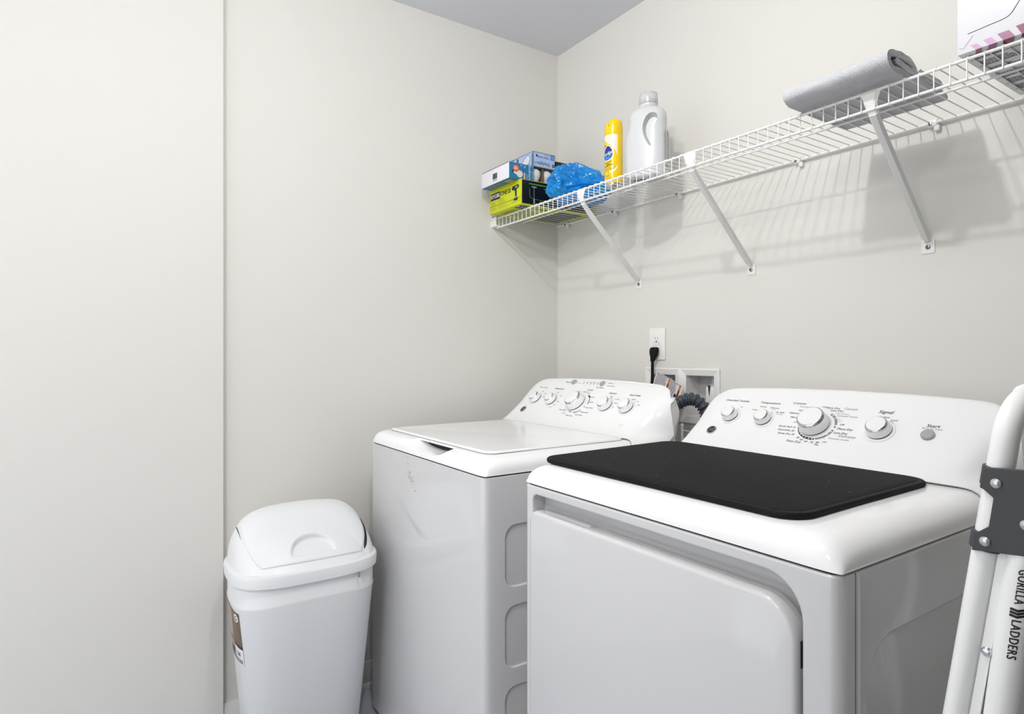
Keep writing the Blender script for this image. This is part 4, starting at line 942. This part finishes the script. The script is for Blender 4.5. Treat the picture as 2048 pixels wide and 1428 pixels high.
lines(tg, m2, -.011, .028, -.007, 17, 'ink', .0031, .0013, .15); lines(tg, m2, .0375, .058, -.007, 17, 'ink', .0031, .0013, .15)
tg.poly([(.058, -.032), (.062, -.027), (.066, -.030), (.065, -.036), (.060, -.037)], 'ink', 0, m2); tg.box((.0585, -.060, 0), (.0592, -.004, .0001), 'ink', mtx=m2)
tg.build('wrap_label', pc, 0, weld=False)
# small wire rack behind the machines
wr = thing('wire_rack', (.74, -.045, FL), 'small white wire rack with a ball-topped post in the gap behind the machines', 'rack')
for x_ in (.690, .870):
    MB().tube([(x_, -.050, FL), (x_, -.050, .915)], .0042, 'wire', 12).build('post', wr)
    MB().lathe([(.0001, .928), (.004, .926), (.0062, .921), (.004, .915), (.0042, .913)], 'wire', 14, Matrix.Translation((x_, -.050, 0))).build('ball_cap', wr)
for z_ in (.906, .882, .70, .68, .45, .43, .20, .18): MB().tube([(.686, -.050, z_), (.874, -.050, z_)], .0019, 'wire', 8).build('cross_wire', wr)

# ------------------------------------------------------------------ folding step ladder
ld = thing('step_ladder', (1.66, -.575, FL), 'white folding step ladder with charcoal hinge brackets leaning beside the dryer', 'ladder')
YN, YF = -.780, -.370
def rail_x(z): return 1.6990+.143*(z-.753)
tube_r = .0122
pts = [(rail_x(FL+.02), YN, FL+.02), (rail_x(.6), YN, .6), (rail_x(1.03), YN, 1.03)]
arcp = [(rail_x(1.045), YN, 1.045), (rail_x(1.066)-.001, YN+.004, 1.066), (rail_x(1.084)-.002, YN+.018, 1.084), (rail_x(1.096)-.003, YN+.044, 1.096), (rail_x(1.100)-.003, YN+.078, 1.1005)]
arcp = arcp+[(p[0], YN+YF-p[1], p[2]) for p in reversed(arcp)]
full = [Vector(p) for p in pts]+smoothpath(arcp, 4)+[Vector((p[0], YF, p[2])) for p in reversed(pts)]
MB().tube(full, tube_r, 'ladder', 18).build('front_frame', ld, 60)
def rear_x(z): return 1.7385+.112*(z-.765)
for y_ in (YN, YF):
    rt = MB().tube([(rear_x(FL+.02), y_, FL+.02), (rear_x(.93), y_, .93), (rear_x(.985), y_, .985)], .0150, 'ladder', 20, phase=.1).build('rear_leg', ld, 60)
    ch = MB().loft([[(rail_x(z_)+.0125+(d0 if z_ > .5 else 0), y_+e0, z_) for d0, e0 in ((0, -.006), (.009, -.006), (.009, .006), (0, .006))] for z_ in (.25, .66, .98)], 'ladder').build('spreader_channel', ld, 30)
    MB().lathe([(.0052, 0), (.0052, .0016), (.0036, .0036), (.0001, .0044)], 'chrome', 18, frame((rail_x(.83)+.0185, y_-.006, .833), (1, 0, 0), (0, 0, 1))).build('channel_rivet', ch)
    for f_, xx in (('rubber_foot', rail_x(FL)), ('rubber_foot', rear_x(FL))):
        MB().tube([(xx, y_, FL), (xx+.004, y_, FL+.045)], .0135, 'black', 16).build(f_, ld)
# hinge bracket outline in (x, z), measured on the near side plate
outl = [(1.7240, 1.0265), (1.7590, 1.0290), (1.7840, 1.0290), (1.7860, .9440), (1.7560, .9430), (1.7120, .9380), (1.7140, .9570), (1.7185, .9590), (1.7268, .9660), (1.7310, .9960), (1.7228, 1.0030), (1.7190, 1.0050), (1.7215, 1.0230)]
outl = [(x_+.006, z_) for x_, z_ in outl]
for y_, sg in ((YN, -1), (YF, 1)):
    yy = y_+sg*(tube_r+.0035)
    p0 = [(x_, yy, z_) for x_, z_ in outl]; p1 = [(x_, yy-sg*.004, z_) for x_, z_ in outl]
    br = MB().loft([p0, p1], 'bracket'); 
    for z0, z1 in ((.939, .957), (1.006, 1.0262)):           # the two collars that wrap the front tube
        br.tube([(rail_x(z0), y_, z0), (rail_x(z1), y_, z1)], tube_r+.0030, 'bracket', 18)
    bo = br.build('hinge_bracket', ld, 30); bevel(bo, .0008, 2, 50)
    for (x_, z_) in ((1.7395, 1.0115), (1.7300, .9500), (1.7640, .9745)):
        mtx = frame((x_, yy, z_), (1, 0, 0), (0, 0, 1)) if sg < 0 else frame((x_, yy, z_), (-1, 0, 0), (0, 0, 1))
        MB().lathe([(.0052, 0), (.0050, .0012), (.0036, .0022), (.0001, .0026)], 'chrome', 20, mtx).build('rivet', bo)
for z_ in (.27, .50, .74):
    MB().box((-.004, YN+.014, -.06), (.010, YF-.014, .06), 'ladder', .003, mtx=Matrix.Translation((rail_x(z_)+.020, 0, z_)) @ Matrix.Rotation(R(8), 4, 'Y')).build('step', ld)
# lettering down the near rear leg
dirv = Vector((rear_x(0)-rear_x(1), 0, -1)).normalized()
vd = (Vector((rear_x(.85), YN, .85))-cam.location); vd.z = 0
aim = Vector((-.30, .95, 0)).normalized()
def legpt(s, c, d=.0004):                                # s down the leg from z .93, c across to the right
    base = Vector((rear_x(.93), YN, .93))+dirv*s; a_ = -PI/2+R(17)+c/.0150; return base+Vector((math.cos(a_)*(.0150+d), math.sin(a_)*(.0150+d), 0))
lm = MB()
for t_, cen, wid in (('GORILLA', .0185, .036), ('LADDERS', .0735, .041)):
    probe = MB().text(t_, 1, 'ink', Matrix(), bold=.05, spacing=1.15); xs_ = [v[0] for v in probe.v]; k_ = wid/(max(xs_)-min(xs_))
    lm.text(t_, 1, 'ink', None, bold=.05, spacing=1.15, fn=lambda v: legpt(cen+v.x*k_, v.y*.0108))
for k_ in range(3):
    q = [(a_-.0125, b_) for a_, b_ in ((.0525+.0032*k_, -.0060), (.0550+.0032*k_, -.0060), (.0572+.0032*k_, -.0005), (.0560+.0032*k_, .0058), (.0535+.0032*k_, .0058), (.0546+.0032*k_, -.0005))]
    lm.add([legpt(a_, -b_, .0005) for a_, b_ in q], [(0, 1, 2, 5), (5, 2, 3, 4)], 'ink')
lm.build('lettering', ld, 0, weld=False)
